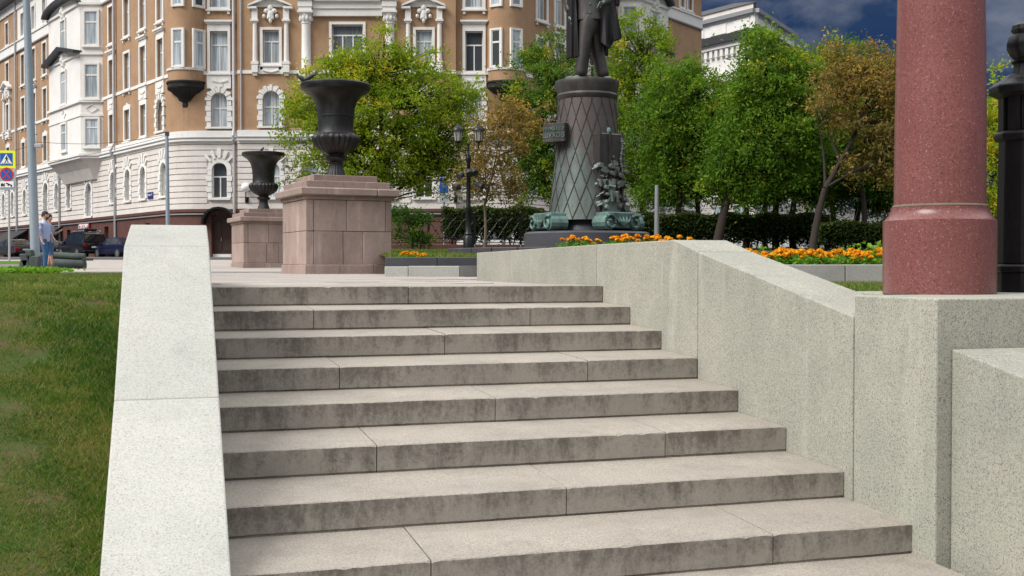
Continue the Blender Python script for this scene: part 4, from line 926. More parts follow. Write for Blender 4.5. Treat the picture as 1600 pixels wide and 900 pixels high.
# ------------------------------------------------------------------ skinned figures
def skin(name, chains, mat, parent=None, levels=2, local=True, root=0):
    V = []; E = []; Rr = []; idx = {}
    for ch in chains:
        prev = None
        for (x, y, z, r) in ch:
            k = (round(x, 4), round(y, 4), round(z, 4))
            if k not in idx: idx[k] = len(V); V.append((x, y, z)); Rr.append(r)
            if prev is not None and prev != idx[k] and (prev, idx[k]) not in E and (idx[k], prev) not in E: E.append((prev, idx[k]))
            prev = idx[k]
    me = bpy.data.meshes.new(name); me.from_pydata(V, E, []); o = bpy.data.objects.new(name, me); COL.objects.link(o)
    o.modifiers.new('skin', 'SKIN').use_smooth_shade = True
    if not me.skin_vertices: me.attributes  # layer made by the modifier
    try: lay = me.skin_vertices[0]
    except Exception:
        bm = bmesh.new(); bm.from_mesh(me); bm.verts.layers.skin.verify(); bm.to_mesh(me); bm.free(); lay = me.skin_vertices[0]
    for i, r in enumerate(Rr): lay.data[i].radius = (r, r) if not isinstance(r, tuple) else r; lay.data[i].use_root = (i == root)
    s = o.modifiers.new('sub', 'SUBSURF'); s.levels = levels; s.render_levels = levels
    me.materials.append(MATS[mat])
    if parent is not None: o.parent = parent
    return o
def hand_chains(w, d, up, side, sc=1.0):     # palm and five fingers from the wrist
    w, d, up, side = map(Vector, (w, d, up, side)); out = []
    palm = w + d * .055 * sc; kn = w + d * .095 * sc
    out.append([(*w, .024 * sc), (*palm, .030 * sc), (*kn, .027 * sc)])
    for k, l in zip((-1.5, -.5, .5, 1.5), (.065, .078, .072, .056)):
        a = kn + side * k * .019 * sc; b = a + d * l * .55 * sc + up * .008 * sc; c = a + d * l * .85 * sc + up * .035 * sc
        out.append([(*kn, .027 * sc), (*a, .010 * sc), (*b, .009 * sc), (*c, .008 * sc)])
    a = palm - side * .036 * sc; b = a + d * .04 * sc - side * .012 * sc + up * .02 * sc
    out.append([(*palm, .030 * sc), (*a, .012 * sc), (*b, .009 * sc)])
    return out
# statue: standing man in suit and open overcoat, cut by the top of the frame
FZ = mz(127)
stt = thing('bronze_statue', 'dark bronze statue of a man in suit and open overcoat on the lattice pedestal', 'statue', (MX, MY, FZ), math.radians(0))
trous = [[(.06, 0, 1.50, .22), (.05, 0, 1.30, .23), (-.03, -.05, 1.02, .185), (-.05, -.08, .72, .155), (-.09, -.06, .45, .142), (-.12, -.04, .22, .135), (-.14, -.04, .08, .145)],
         [(.06, 0, 1.50, .22), (.05, 0, 1.30, .23), (.15, .08, 1.02, .175), (.19, .12, .72, .15), (.26, .14, .45, .138), (.32, .14, .22, .13), (.35, .13, .08, .14)]]
skin('trousers', trous, 'bronze_brown', stt, 2)
for (x, y, a) in ((-.16, -.05, 3.55), (.37, .12, 4.9)):
    m = MB(); n = 14
    sec = [(-.10, .035, .07, .12), (-.05, .06, .085, .14), (.05, .062, .085, .12), (.15, .058, .075, .085), (.25, .066, .055, .075), (.31, .05, .03, .05)]
    loops = []
    for (l, hw, _, h) in sec: loops.append([(l, hw * math.cos(2 * math.pi * k / n), max(.0, .04 + (h - .04) * math.sin(2 * math.pi * k / n)) if math.sin(2 * math.pi * k / n) > 0 else .0 + .02 * (1 + math.sin(2 * math.pi * k / n))) for k in range(n)])
    for i in range(len(loops) - 1): m.add(loops[i] + loops[i + 1], [(k, (k + 1) % n, n + (k + 1) % n, n + k) for k in range(n)])
    m.add(loops[0], [list(range(n))]); m.add(loops[-1], [list(range(n))])
    m.v = [(x + math.cos(a) * p - math.sin(a) * q, y + math.sin(a) * p + math.cos(a) * q, r) for p, q, r in m.v]; m.build('shoe', 'bronze_patina', stt, smooth=True, local=True)
def loft(rings, name, mat, parent, closed=True, cap=True):
    n = len(rings[0]); m = MB(); V = [p for r in rings for p in r]
    Fq = [(i * n + k, i * n + (k + 1) % n, (i + 1) * n + (k + 1) % n, (i + 1) * n + k) for i in range(len(rings) - 1) for k in range(n if closed else n - 1)]
    if cap and closed: Fq += [list(range(n))[::-1], [(len(rings) - 1) * n + k for k in range(n)]]
    m.add(V, Fq); return m.build(name, mat, parent, smooth=True, local=True)
def ell(cx, cy, z, rx, ry, n=24, w=0, f=0): return [(cx + (rx + w * math.sin(f * 2 * math.pi * k / n + z * 3)) * math.cos(2 * math.pi * k / n), cy + (ry + w * math.cos(f * 2 * math.pi * k / n)) * math.sin(2 * math.pi * k / n), z) for k in range(n)]
loft([ell(.07, 0, 1.22, .295, .24, w=.006, f=6), ell(.065, 0, 1.30, .29, .235, w=.005, f=6), ell(.05, 0, 1.55, .27, .21), ell(.03, 0, 1.85, .30, .21), ell(.02, 0, 2.10, .34, .20), ell(.02, 0, 2.25, .30, .17), ell(.02, 0, 2.33, .12, .11)], 'jacket', 'bronze_brown', stt)
for k, z in enumerate((1.34, 1.52, 1.70)): MB().ball((.04, -.235 + k * .008, z), .018, 8, 5).build('button', 'bronze_patina', stt, local=True)
# head, neck, face, hair
hd = skin('head', [[(.02, 0, 2.28, .085), (.02, -.01, 2.40, .08), (.02, -.03, 2.52, .125), (.02, -.02, 2.64, .125), (.02, 0, 2.70, .08)], [(.02, -.03, 2.52, .125), (.02, -.16, 2.53, .03), (.02, -.185, 2.50, .025)], [(.02, -.03, 2.52, .125), (.02, -.10, 2.44, .05)], [(.02, -.03, 2.52, .125), (-.125, -.01, 2.53, .03)], [(.02, -.03, 2.52, .125), (.165, -.01, 2.53, .03)]], 'bronze_brown', stt, 2)
m = MB()
for s in (-1, 1): m.ball((.02 + s * .05, -.135, 2.565), (.02, .015, .012), 8, 5)
m.build('eyes', 'bronze_dark', stt, local=True); MB().ball((.02, -.145, 2.455), (.05, .02, .02), 8, 5).build('moustache', 'bronze_dark', stt, local=True)
m = MB(); m.lathe([(.135, 2.56), (.145, 2.62), (.13, 2.70), (.07, 2.75), (0, 2.765)], 16, (.02, .02, 0)); m.build('hair', 'bronze_dark', stt, smooth=True, local=True)
# arms: left of picture hanging inside the coat, right one bent with the coat over it
skin('arm', [[(-.27, 0, 2.18, .13), (-.36, .04, 1.85, .115), (-.38, 0, 1.55, .10), (-.36, -.06, 1.36, .08)]], 'bronze_brown', stt, 2)
skin('hand', hand_chains((-.36, -.06, 1.34), (.1, -.1, -1), (.3, -.2, 0), (0, 1, 0), 1.45), 'bronze_patina', stt, 1)
skin('arm', [[(.31, 0, 2.18, .13), (.42, .02, 1.88, .115), (.44, -.08, 1.62, .105), (.34, -.24, 1.56, .085)]], 'bronze_brown', stt, 2)
skin('hand', hand_chains((.36, -.22, 1.565), (-.75, -.35, -.35), (0, .2, -1), (.2, -.5, .8), 1.5), 'bronze_patina', stt, 1)
# overcoat: back panel and two hanging fronts, with folds
def cloth(name, top, bot, n=22, rows=12, th=.05, fold=.03, ff=5, hem=None):
    F_, B_ = [], []
    for j in range(rows + 1):
        v = j / rows
        for i in range(n + 1):
            u = i / n; a = Vector(top(u)); b = Vector(bot(u)); p = a.lerp(b, v); w = fold * v * math.sin(ff * 2 * math.pi * u + v * 1.5)
            p.y += w; F_.append(tuple(p)); B_.append((p.x * (1 - .0), p.y + th, p.z))
    k = n + 1; fs = [(j * k + i, j * k + i + 1, (j + 1) * k + i + 1, (j + 1) * k + i) for j in range(rows) for i in range(n)]
    m = MB(); o = len(F_); m.add(F_ + B_, fs + [tuple(o + x for x in f[::-1]) for f in fs] + [(j * k, (j + 1) * k, o + (j + 1) * k, o + j * k) for j in range(rows)] + [(j * k + n, o + j * k + n, o + (j + 1) * k + n, (j + 1) * k + n) for j in range(rows)] + [(rows * k + i, rows * k + i + 1, o + rows * k + i + 1, o + rows * k + i) for i in range(n)])
    return m.build(name, 'bronze_dark', stt, smooth=True, local=True)
cloth('coat_front', lambda u: (-.42 + .16 * u, -.13 - .05 * math.sin(u * 3), 2.15), lambda u: (-.42 + .235 * u, -.03 - .12 * u, .47 + .02 * u), ff=1.5, fold=.03, th=.2)
cloth('coat_back', lambda u: (-.40 + .84 * u, .14 + .06 * math.sin(math.pi * u), 2.2), lambda u: (-.41 + .86 * u, .20 + .10 * math.sin(math.pi * u), .62 + .06 * math.sin(5 * u)), ff=4, fold=.04)
cloth('coat_drape', lambda u: (.26 + .30 * u, -.24 - .03 * math.sin(3 * u) + .20 * u, 1.66 - .06 * u), lambda u: (.26 + .45 * u, -.26 + .30 * u, .78 - .12 * math.sin(math.pi * min(1, u * 1.6)) + .26 * max(0, u - .5)), ff=2.2, fold=.06, th=.22)
cloth('coat_sleeve', lambda u: (.30 + .36 * u, -.05, 2.12 - .1 * u), lambda u: (.42 + .24 * u, -.10 + .1 * u, 1.55), ff=2, fold=.02, th=.2)
# round flower bed kerb of the monument
kb = thing('round_kerb', 'dark granite ring kerb around the monument flower bed', 'kerb', (MX, MY, .3))
for k in range(30):
    a0, a1 = 2 * math.pi * k / 30 + .004, 2 * math.pi * (k + 1) / 30 - .004; R0, R1 = 2.55, 2.85
    q = [(R0, a0), (R1, a0), (R1, a1), (R0, a1)]
    MB().prism([(MX + r * math.cos(a), MY + r * math.sin(a), .2) for r, a in q], [(MX + r * math.cos(a), MY + r * math.sin(a), .50) for r, a in q]).build('kerb_stone', 'granite_dark', kb, bevel=.01)
struct(MB().lathe([(2.56, .2), (2.56, .46), (.1, .47)], 30, (MX, MY, 0)).build('bed_soil', 'soil'))
# ------------------------------------------------------------------ foliage
def leaf_cloud(P, L, asp=.5, droop=.35):
    n = len(P); a = NR.uniform(0, 2 * np.pi, n); el = NR.normal(-droop, .55, n)
    d = np.stack([np.cos(a) * np.cos(el), np.sin(a) * np.cos(el), np.sin(el)], 1)
    r = NR.normal(size=(n, 3)); s = np.cross(d, r); s /= np.linalg.norm(s, axis=1)[:, None] + 1e-9
    l = (L * NR.uniform(.55, 1.3, n))[:, None]; w = l * asp * .5
    V = np.stack([P - d * l * .5, P + s * w - d * l * .05, P + d * l * .5, P - s * w - d * l * .05], 1).reshape(-1, 3)
    return V, np.arange(n * 4).reshape(-1, 4)
def limb(m, a, b, r0, r1, sag=0, n=6, seg=5):
    a, b = Vector(a), Vector(b); L = (b - a).length; off = Vector((random.uniform(-1, 1), random.uniform(-1, 1), 0)) * L * .07; pts = []; rad = []
    for i in range(seg + 1):
        t = i / seg; p = a.lerp(b, t) + off * math.sin(math.pi * t) + Vector((0, 0, sag * L * math.sin(math.pi * t)))
        pts.append(p); rad.append(r0 + (r1 - r0) * t)
    m.tube(pts, rad, n, cap=False)
    return pts
def tree(label, px, Y, lobes, mat, leaves, L=.14, base=None, r=.16, lean=0, bark='bark', yellow=.06, clump=.30, fork=.35, dense=1.0, tone0=.42, stems=1, group='trees in the park', nm='tree'):
    z0 = (park(Y) if base is None else base) - .05; X = xat(px, Y); t = thing(nm, label, 'tree', (X, Y, z0 + .05), 0, group)
    K = Y / F; ctr = []; wts = []
    for (lx, ly, rx, ry) in lobes:
        c = at(lx, ly, Y); vol = rx * ry * math.sqrt(rx * ry); k = max(4, int(vol / 2600 * dense))
        ph = NR.uniform(0, 6.28, 4)
        for i in range(k):
            while True:
                q = NR.uniform(-1, 1, 3); d = np.linalg.norm(q)
                if .25 < d < 1: break
            th_ = math.atan2(q[2], q[0]); f_ = 1 + .22 * math.sin(3 * th_ + ph[0]) + .16 * math.sin(5 * th_ + ph[1]) + .12 * math.sin(8 * th_ + ph[2])
            q = q / d * d ** .75 * f_
            ctr.append((c.x + q[0] * rx * K, c.y + q[1] * min(rx, ry) * .85 * K, c.z + q[2] * ry * K)); wts.append(1)
    ctr = np.array(ctr); zlo, zhi = ctr[:, 2].min(), ctr[:, 2].max(); mid_ = ctr.mean(0)
    # each branch end carries a fan of leafy twigs that reach outwards and droop
    nt_ = 9; per = max(6, int(leaves / (len(ctr) * nt_))); C = np.repeat(ctr, nt_, 0); k = len(C)
    out = C - mid_; out /= np.linalg.norm(out, axis=1)[:, None] + 1e-6
    dirs = out * .75 + NR.normal(0, .75, (k, 3)); dirs[:, 2] = dirs[:, 2] * .6 + .1; dirs /= np.linalg.norm(dirs, axis=1)[:, None]
    ln = clump * NR.uniform(.7, 2.3, k) * np.where(NR.random(k) < .12, 1.7, 1)
    T = NR.random((k, per)) ** .75; P = C[:, None, :] + dirs[:, None, :] * (ln[:, None] * T)[:, :, None]
    P[:, :, 2] -= (T ** 2) * ln[:, None] * .28
    P = (P + NR.normal(0, .055 + .05 * clump, P.shape)).reshape(-1, 3); n = len(P); idx = np.repeat(np.repeat(np.arange(len(ctr)), nt_), per); tw = np.repeat(np.arange(k), per)
    V, Q = leaf_cloud(P, L, .42, .45)
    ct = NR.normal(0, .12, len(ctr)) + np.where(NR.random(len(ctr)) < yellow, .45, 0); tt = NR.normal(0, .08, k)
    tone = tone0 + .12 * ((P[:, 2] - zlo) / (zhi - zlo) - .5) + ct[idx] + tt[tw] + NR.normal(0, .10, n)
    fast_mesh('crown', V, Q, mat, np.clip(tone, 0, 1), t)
    m = MB(); top = Vector((float(ctr[:, 0].mean()), float(ctr[:, 1].mean()), zlo + (zhi - zlo) * .72)); b0 = Vector((X, Y, z0))
    fk = Vector((X + lean, Y, z0 + (zlo - z0) * .6 + (zhi - zlo) * fork * .4))
    p = limb(m, b0, fk, r, r * .75, 0, 9, 7); m.tube([b0, b0 + Vector((0, 0, .12))], [r * 1.5, r * 1.05], 9, cap=False)
    p2 = limb(m, fk, top, r * .75, r * .18, 0, 8, 8)
    hubs = [fk] + p2[1:]
    mains = []
    for k in range(6):
        j = NR.integers(0, len(ctr)); h = hubs[k % 3]; tip = Vector(ctr[j]); mid = h.lerp(tip, .75); limb(m, h, mid, r * .42, r * .14, .05, 6, 6); mains.append((h, mid)); hubs.append(mid); hubs.append(h.lerp(tip, .45))
    for j in range(len(ctr)):
        tip = Vector(ctr[j]); h = min(hubs, key=lambda q: (q - tip).length + (0 if q.z < tip.z else 1.0)); limb(m, h, tip, max(.012, r * .13), .006, .04, 4, 4)
    o = m.build('trunk', bark, t, smooth=True)
    return t
tree('bright yellow green maple behind the large urn', 598, 38, [(600, 190, 115, 95), (525, 180, 70, 80), (690, 200, 50, 80), (590, 110, 85, 50), (640, 90, 40, 30), (560, 255, 55, 50), (470, 200, 28, 55), (655, 262, 70, 40), (475, 275, 30, 26), (720, 165, 24, 36)], 'leaf_lime', 67500, .125, .1, .2, yellow=.10, dense=1.25)
tree('green tree left of and behind the statue pedestal', 868, 37, [(855, 150, 46, 85), (838, 240, 42, 70), (880, 270, 52, 46), (850, 75, 26, 26), (920, 200, 50, 70), (815, 180, 18, 30)], 'leaf_green', 36450, .118, r=.15, yellow=.10, dense=1.5)
tree('tall yellow green tree right behind the statue', 1003, 40, [(1000, 110, 50, 70), (1010, 200, 60, 80), (985, 50, 26, 34), (1015, 270, 45, 38), (1030, 70, 16, 24)], 'leaf_lime', 32400, .125, r=.13, yellow=.06, dense=1.5, tone0=.30)
tree('green two stemmed tree nearest right of the statue', 1066, 35, [(1040, 302, 46, 20), (1105, 180, 60, 70), (1050, 175, 48, 66), (1145, 195, 42, 60), (1040, 255, 45, 42), (1110, 262, 58, 34), (1075, 120, 22, 24)], 'leaf_mid', 40500, .118, r=.12, lean=-.1, yellow=.05, dense=1.5)
tree('tall green tree with thick dark trunk below the white building', 1118, 33, [(1150, 285, 60, 26), (1200, 130, 58, 70), (1185, 72, 32, 28), (1215, 215, 80, 60), (1165, 235, 55, 50), (1245, 140, 42, 56), (1190, 272, 65, 32)], 'leaf_mid', 48600, .118, r=.15, lean=.35, yellow=.05, dense=1.5)
tree('dark green tree between the tall tree and the brown tree', 1213, 37, [(1235, 300, 70, 24), (1275, 180, 55, 75), (1265, 255, 62, 50), (1292, 115, 36, 36), (1330, 265, 60, 42), (1310, 190, 40, 50)], 'leaf_green', 37800, .118, r=.13, yellow=.06, dense=1.5)
tree('autumn brown tree with leaning trunk left of the red column', 1268, 30, [(1365, 245, 46, 36), (1350, 165, 55, 55), (1390, 120, 36, 50), (1318, 120, 36, 40), (1398, 215, 34, 55), (1315, 82, 20, 20), (1370, 80, 22, 20)], 'leaf_brown', 15000, .115, r=.105, lean=.35, bark='bark', yellow=.05, dense=1.3, tone0=.42)
tree('green tree with yellowing top mixed into the brown tree', 1345, 36, [(1350, 150, 60, 70), (1400, 190, 45, 80), (1330, 230, 50, 50), (1310, 100, 30, 36)], 'leaf_green', 22950, .11, r=.1, yellow=.2, tone0=.5, dense=1.2)
tree('dark leafy tree low behind the hedge beside the red column', 1340, 38, [(1345, 312, 60, 20), (1345, 272, 66, 42), (1400, 285, 60, 42), (1420, 200, 50, 70)], 'leaf_green', 28350, .118, r=.12, tone0=.3, dense=1.4)
tree('yellow green tree seen between the red column and the iron post', 1580, 28, [(1565, 200, 42, 70), (1590, 290, 60, 70), (1555, 320, 30, 50)], 'leaf_lime', 24300, .11, r=.15, yellow=.25, tone0=.55, dense=1.3)
tree('slim young tree with sparse brown leaves beside the lantern post', 757, 30.7, [(785, 210, 46, 44), (762, 262, 40, 38), (808, 185, 34, 32), (738, 295, 22, 24), (795, 285, 32, 24)], 'leaf_brown', 4200, .10, r=.045, bark='bark_pale', tone0=.55, clump=.22, dense=1.8)
tree('slender bush with dark leaves behind the plinth corner', 645, 30.5, [(640, 352, 24, 30), (622, 335, 20, 20), (658, 372, 16, 20)], 'leaf_green', 3600, .09, r=.03, tone0=.12, clump=.16, dense=2.2, nm='shrub', group='shrubs')
for px, y_, lab in ((1165, 38, 'bare dark trunk behind the flower bed, left of the leaning brown one'), (1240, 36, 'thin dark trunk standing between two thicker trunks over the flowers')):
    tree(lab, px, y_, [(px + 15, 255, 48, 40), (px - 5, 225, 40, 40)], 'leaf_green', 14000, .118, r=.12, tone0=.25, dense=1.5)
for px, lob, lab in ((1090, [(1085, 230, 70, 70), (1050, 290, 60, 28)], 'shaded green tree filling the gap right of the monument'), (1195, [(1180, 190, 75, 80), (1160, 290, 70, 28)], 'shaded green tree far behind the thick dark trunk'), (1300, [(1300, 170, 70, 80), (1290, 280, 80, 36), (1370, 150, 60, 75)], 'shaded tree far behind the autumn brown tree')):
    tree(lab, px, 43, lob, 'leaf_green', 20000, .13, r=.12, tone0=.32, dense=1.4, yellow=.05)
# hedges
def hedge(label, x0, y0, x1, y1, pyt, pyb, n, dpt=1.0):
    a = at(x0, 400, y0); b = at(x1, 400, y1); t = thing('hedge', label, 'hedge', ((a.x + b.x) / 2, (a.y + b.y) / 2, park((y0 + y1) / 2)), 0, 'clipped hedges')
    u = NR.random(n); v = NR.random(n) ** .55; d = NR.uniform(-.5, .5, n) * dpt
    yt = np.array([pyt]); Yc = y0 + (y1 - y0) * u; Xc = a.x + (b.x - a.x) * u
    zt = EZ + (415 - pyt) * Yc / F + .05 * np.sin(Xc * 5) ; zb = EZ + (415 - pyb) * Yc / F
    P = np.stack([Xc, Yc + d, zb + (zt - zb) * v], 1) + NR.normal(0, .02, (n, 3))
    keep = (NR.random(n) < np.clip((v - .12) * 2.2, .05, 1)) & (np.sin(Xc * 9) * np.sin(Xc * 4.1 + 1) + v * 2.5 > .15); P = P[keep]
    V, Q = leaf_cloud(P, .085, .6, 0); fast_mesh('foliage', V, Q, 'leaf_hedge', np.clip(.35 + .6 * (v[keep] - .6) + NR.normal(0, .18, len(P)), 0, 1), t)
    m = MB(); k = int(abs(b.x - a.x) / .35)
    for i in range(k):
        q = (i + random.random()) / k; x = a.x + (b.x - a.x) * q; y = y0 + (y1 - y0) * q; zb_ = park(y) - .05
        for s in range(3): limb(m, (x, y, zb_), (x + random.uniform(-.3, .3), y + random.uniform(-.3, .3), zb_ + random.uniform(.7, 1.3)), .018, .007, 0, 4, 3)
    m.build('stems', 'bark', t)['kind'] = 'stuff'
hedge('dark clipped hedge behind the iron fence left of the monument', 692, 34.2, 850, 34.6, 325, 392, 26000)
hedge('long dark hedge under the trees behind the flower bed', 985, 34.4, 1300, 35, 335, 396, 52000); hedge('nearer stretch of dark hedge left of the red column', 1275, 31, 1480, 31, 348, 398, 36000)
# ------------------------------------------------------------------ iron fence on stone plinth
fc = thing('iron_fence', 'black wrought iron lattice fence on a low stone base in front of the hedge', 'fence', (0, 32.3, park(32))); YF = 32.4; zf = park(YF)
x0 = xat(598, YF); PWD = 1.32; NP = 5
bar = None; hh = .80
def fbar(nm, a, b, r=.011):
    return MB().tube([a, b], r, 5).build(nm, 'iron_black', fc)
for k in range(NP):
    xa = x0 + k * PWD; zb = zf + .17; zt = zb + hh
    MB().box(xa + .006, xa + PWD - .006, YF - .14, YF + .14, zf - .3, zb).build('base_stone', 'plinth_red', fc, bevel=.01)
    MB().box(xa - .035, xa + .035, YF - .035, YF + .035, zb, zt + .06).build('post', 'iron_black', fc); MB().ball((xa, YF, zt + .10), .05, 8, 6).build('post_ball', 'iron_black', fc, smooth=True)
    for z in (zb + .06, zb + .18, zt - .14, zt): MB().box(xa + .035, xa + PWD - .035, YF - .012, YF + .012, z - .010, z + .010).build('rail', 'iron_black', fc)
    n = 4; w = (PWD - .07) / n
    for i in range(n):
        u = xa + .035 + i * w
        fbar('bar', (u, YF, zb + .18), (u + w, YF, zt - .14)); fbar('bar', (u + w, YF, zb + .18), (u, YF, zt - .14)); MB().ball((u + w / 2, YF, (zb + .04 + zt) / 2), .036, 8, 5).build('rosette', 'iron_black', fc)
        fbar('bar', (u, YF, zt - .14), (u + w / 2, YF, zt), .008); fbar('bar', (u + w / 2, YF, zt), (u + w, YF, zt - .14), .008); fbar('bar', (u, YF, zb + .18), (u + w / 2, YF, zb + .06), .008); fbar('bar', (u + w / 2, YF, zb + .06), (u + w, YF, zb + .18), .008)
# ------------------------------------------------------------------ lantern post
YL = 29.8; XL = xat(732, YL); zl = park(YL)
lt = thing('lantern_post', 'black cast iron lantern post with two lanterns and floodlights beside the brown young tree', 'lamp post', (XL, YL, zl))
def lz(py): return zat(py, YL)
MB().lathe([(.14, zl - .05), (.14, zl + .35), (.10, zl + .42), (.115, zl + .46), (.085, zl + .52), (.075, lz(330)), (.09, lz(328)), (.06, lz(322)), (.05, lz(255)), (.07, lz(252)), (.07, lz(246)), (.03, lz(240)), (.03, lz(225))], 16, (XL, YL, 0)).build('shaft', 'iron_black', lt, smooth=True)
for s in (-1, 1):
    MB().tube([(XL, YL, lz(246)), (XL + s * .10, YL, lz(238)), (XL + s * .22, YL, lz(236)), (XL + s * .27, YL, lz(230)), (XL + s * .27, YL, lz(222))], .022, 6).build('arm', 'iron_black', lt, smooth=True)
    MB().tube([(XL + s * .02, YL, lz(225)), (XL + s * .12, YL, lz(215)), (XL + s * .17, YL, lz(226)), (XL + s * .10, YL, lz(232))], .015, 6).build('arm_scroll', 'iron_black', lt, smooth=True)
    x = XL + s * .27; b = lz(222)
    MB().lathe([(.03, b - .02), (.09, b), (.09, b + .03)], 8, (x, YL, 0)).build('lantern_base', 'iron_black', lt)
    MB().lathe([(.085, b + .03), (.125, b + .30)], 6, (x, YL, 0), caps=False).build('lantern_glass', 'lantern_glass', lt)
    for k in range(6): a = math.pi / 3 * k; MB().tube([(x + .088 * math.cos(a), YL + .088 * math.sin(a), b + .03), (x + .128 * math.cos(a), YL + .128 * math.sin(a), b + .30)], .009, 4).build('lantern_bar', 'iron_black', lt)
    MB().lathe([(.165, b + .30), (.16, b + .33), (.11, b + .39), (.05, b + .43), (.03, b + .47), (.0, b + .50)], 12, (x, YL, 0)).build('lantern_cap', 'iron_black', lt, smooth=True)
for (dx, dy, py, ax) in ((-.19, -.08, 274, -.5), (-.30, 0, 292, -.8), (.03, -.16, 270, .1), (.14, -.05, 268, .4), (.30, -.02, 290, .8)):
    c = Vector((XL + dx, YL + dy, lz(py))); d = Vector((ax, -.55, -.45)).normalized()
    o = MB().tube([c - d * .09, c - d * .06, c + d * .09, c + d * .10], [.05, .075, .085, .095], 12).build('floodlight', 'metal_dark', lt, smooth=True)
    MB().tube([c, (XL, YL, lz(py) - .06)], .014, 5).build('bracket', 'metal_dark', lt)
# grey lamp post trunk in the trees and a small parking sign
gp = thing('grey_post', 'slim grey metal post standing among the trees right of the monument', 'post', (xat(1026, 33), 33, park(33)))
MB().lathe([(.085, park(33) - .1), (.075, park(33) + .8), (.06, park(33) + 1.9)], 12, (xat(1026, 33), 33, 0)).build('pole', 'zinc', gp, smooth=True)
ps = thing('parking_sign', 'blue and grey street sign on a thin pole behind the fence', 'sign', (xat(694, 44), 44, .4)); X_ = xat(694, 44)
MB().tube([(X_, 44, .3), (X_, 44, zat(270, 44))], .04, 8).build('pole', 'pole_grey', ps); MB().box(X_ - .17, X_ + .17, 43.93, 43.95, zat(302, 44), zat(278, 44)).build('blue_plate', 'sign_blue', ps); MB().box(X_ - .17, X_ + .17, 43.93, 43.95, zat(316, 44), zat(304, 44)).build('grey_plate', 'plate_grey', ps)
# ------------------------------------------------------------------ marigolds
def make_marigold(seed, heads):
    rg = np.random.default_rng(seed); root = thing('marigold', 'orange marigold plant', 'flower')
    n = 90; P = rg.normal(0, 1, (n, 3)) * np.array([.055, .055, .028]) + np.array([0, 0, .055]); V, Q = leaf_cloud(P, .055, .35, -.3); o = fast_mesh('foliage', V, Q, 'weed', rg.uniform(0, .6, n)); o.parent = root
    for (x, y, z, r) in heads:
        m = 46; d = rg.normal(size=(m, 3)); d[:, 2] = abs(d[:, 2]) * .9 + .05; d /= np.linalg.norm(d, axis=1)[:, None]; P = np.array([x, y, z]) + d * r * np.array([1, 1, .7]) * rg.uniform(.55, 1, m)[:, None]
        V, Q = leaf_cloud(P, r * .9, .8, 0); h = fast_mesh('flower_head', V, Q, 'petal', np.clip(rg.normal(.5, .25, m), 0, 1)); h.parent = root
        c = MB().ball((x, y, z), (r * .75, r * .75, r * .45), 8, 5).build('flower_core', 'petal', h, local=True)
        MB().tube([(x * .4, y * .4, 0), (x, y, z)], .005, 4).build('stem', 'weed', root, local=True)
    return root
protos = [make_marigold(1, [(0, 0, .13, .036), (.06, .03, .10, .03)]), make_marigold(2, [(.02, -.02, .15, .038)]), make_marigold(3, [(-.05, 0, .12, .032), (.04, -.04, .09, .03), (0, .05, .14, .034)])]
used = set()
def put_marigold(x, y, z, s, lab, grp):
    k = random.randrange(3)
    if k not in used: used.add(k); o = protos[k]
    else: o = copy_tree(protos[k])
    o.location = (x, y, z); o.rotation_euler = (0, 0, random.uniform(0, 6.28)); o.scale = (s, s, s); o['label'] = lab; o['group'] = grp
for i in range(88): y = random.uniform(12.82, 13.9); put_marigold(xat(random.uniform(1165, 1400), y), y, park(y) - .01, random.uniform(.8, 1.25), 'orange marigold in the bed behind the sloping right parapet', 'marigolds left of the red column')
for px in (1545, 1556): put_marigold(xat(px, 13.1), 13.1, park(13), 1.2, 'orange marigold seen between the red column and iron post', 'marigolds right of the red column')
for i in range(34):
    a = random.uniform(-2.0, -.55); r_ = random.uniform(2.15, 2.5); put_marigold(MX + r_ * math.cos(a), MY + r_ * math.sin(a), .46, random.uniform(1.2, 1.7), 'orange marigold in the round bed at the monument foot', 'marigolds around the monument')
for i in range(16): y = random.uniform(19.15, 20.2); put_marigold(random.uniform(-2.05, -1.5), y, park(y) - .06, random.uniform(.7, .95), 'orange marigold behind the low dark kerb beside the near plinth', 'marigolds behind the low dark kerb')
def weed(px, Y, z, n, h, sp, label, L=.09, nm='leafy_plant', tone=(.2, .9)):
    X = xat(px, Y); t = thing(nm, label, 'plant', (X, Y, z)); v = NR.random(n) ** .7; P = np.stack([X + NR.normal(0, sp, n) * (.4 + v), Y + NR.normal(0, sp, n) * (.4 + v), z + v * h], 1)
    V, Q = leaf_cloud(P, L, .55, .1); fast_mesh('foliage', V, Q, 'weed', NR.uniform(*tone, n), t); m = MB()
    for k in range(6): limb(m, (X, Y, z - .02), (X + random.gauss(0, sp), Y + random.gauss(0, sp), z + h * random.uniform(.5, 1)), .006, .003, 0, 4, 3)
    m.build('stems', 'weed', t)
weed(1362, 13.3, park(13.3), 70, .27, .07, 'broad leafed green plant standing tallest in the flower bed beside the column', .07); weed(1322, 13.5, park(13.5), 40, .23, .07, 'thin pale green plant among the marigolds', .05)
weed(1188, 13.4, park(13.4), 30, .24, .05, 'small yellow green plant at the left end of the marigold bed', .05); weed(1262, 13.4, park(13.4), 24, .17, .05, 'low green sprig in the middle of the marigold bed', .05)
weed(52, 25.3, -.03, 1300, .12, .30, 'bright green weeds at the crest of the left lawn before the walking man', .10, 'weed_clump'); weed(22, 25.0, -.03, 700, .16, .35, 'bright green weeds at the far left of the lawn crest', .10, 'weed_clump')
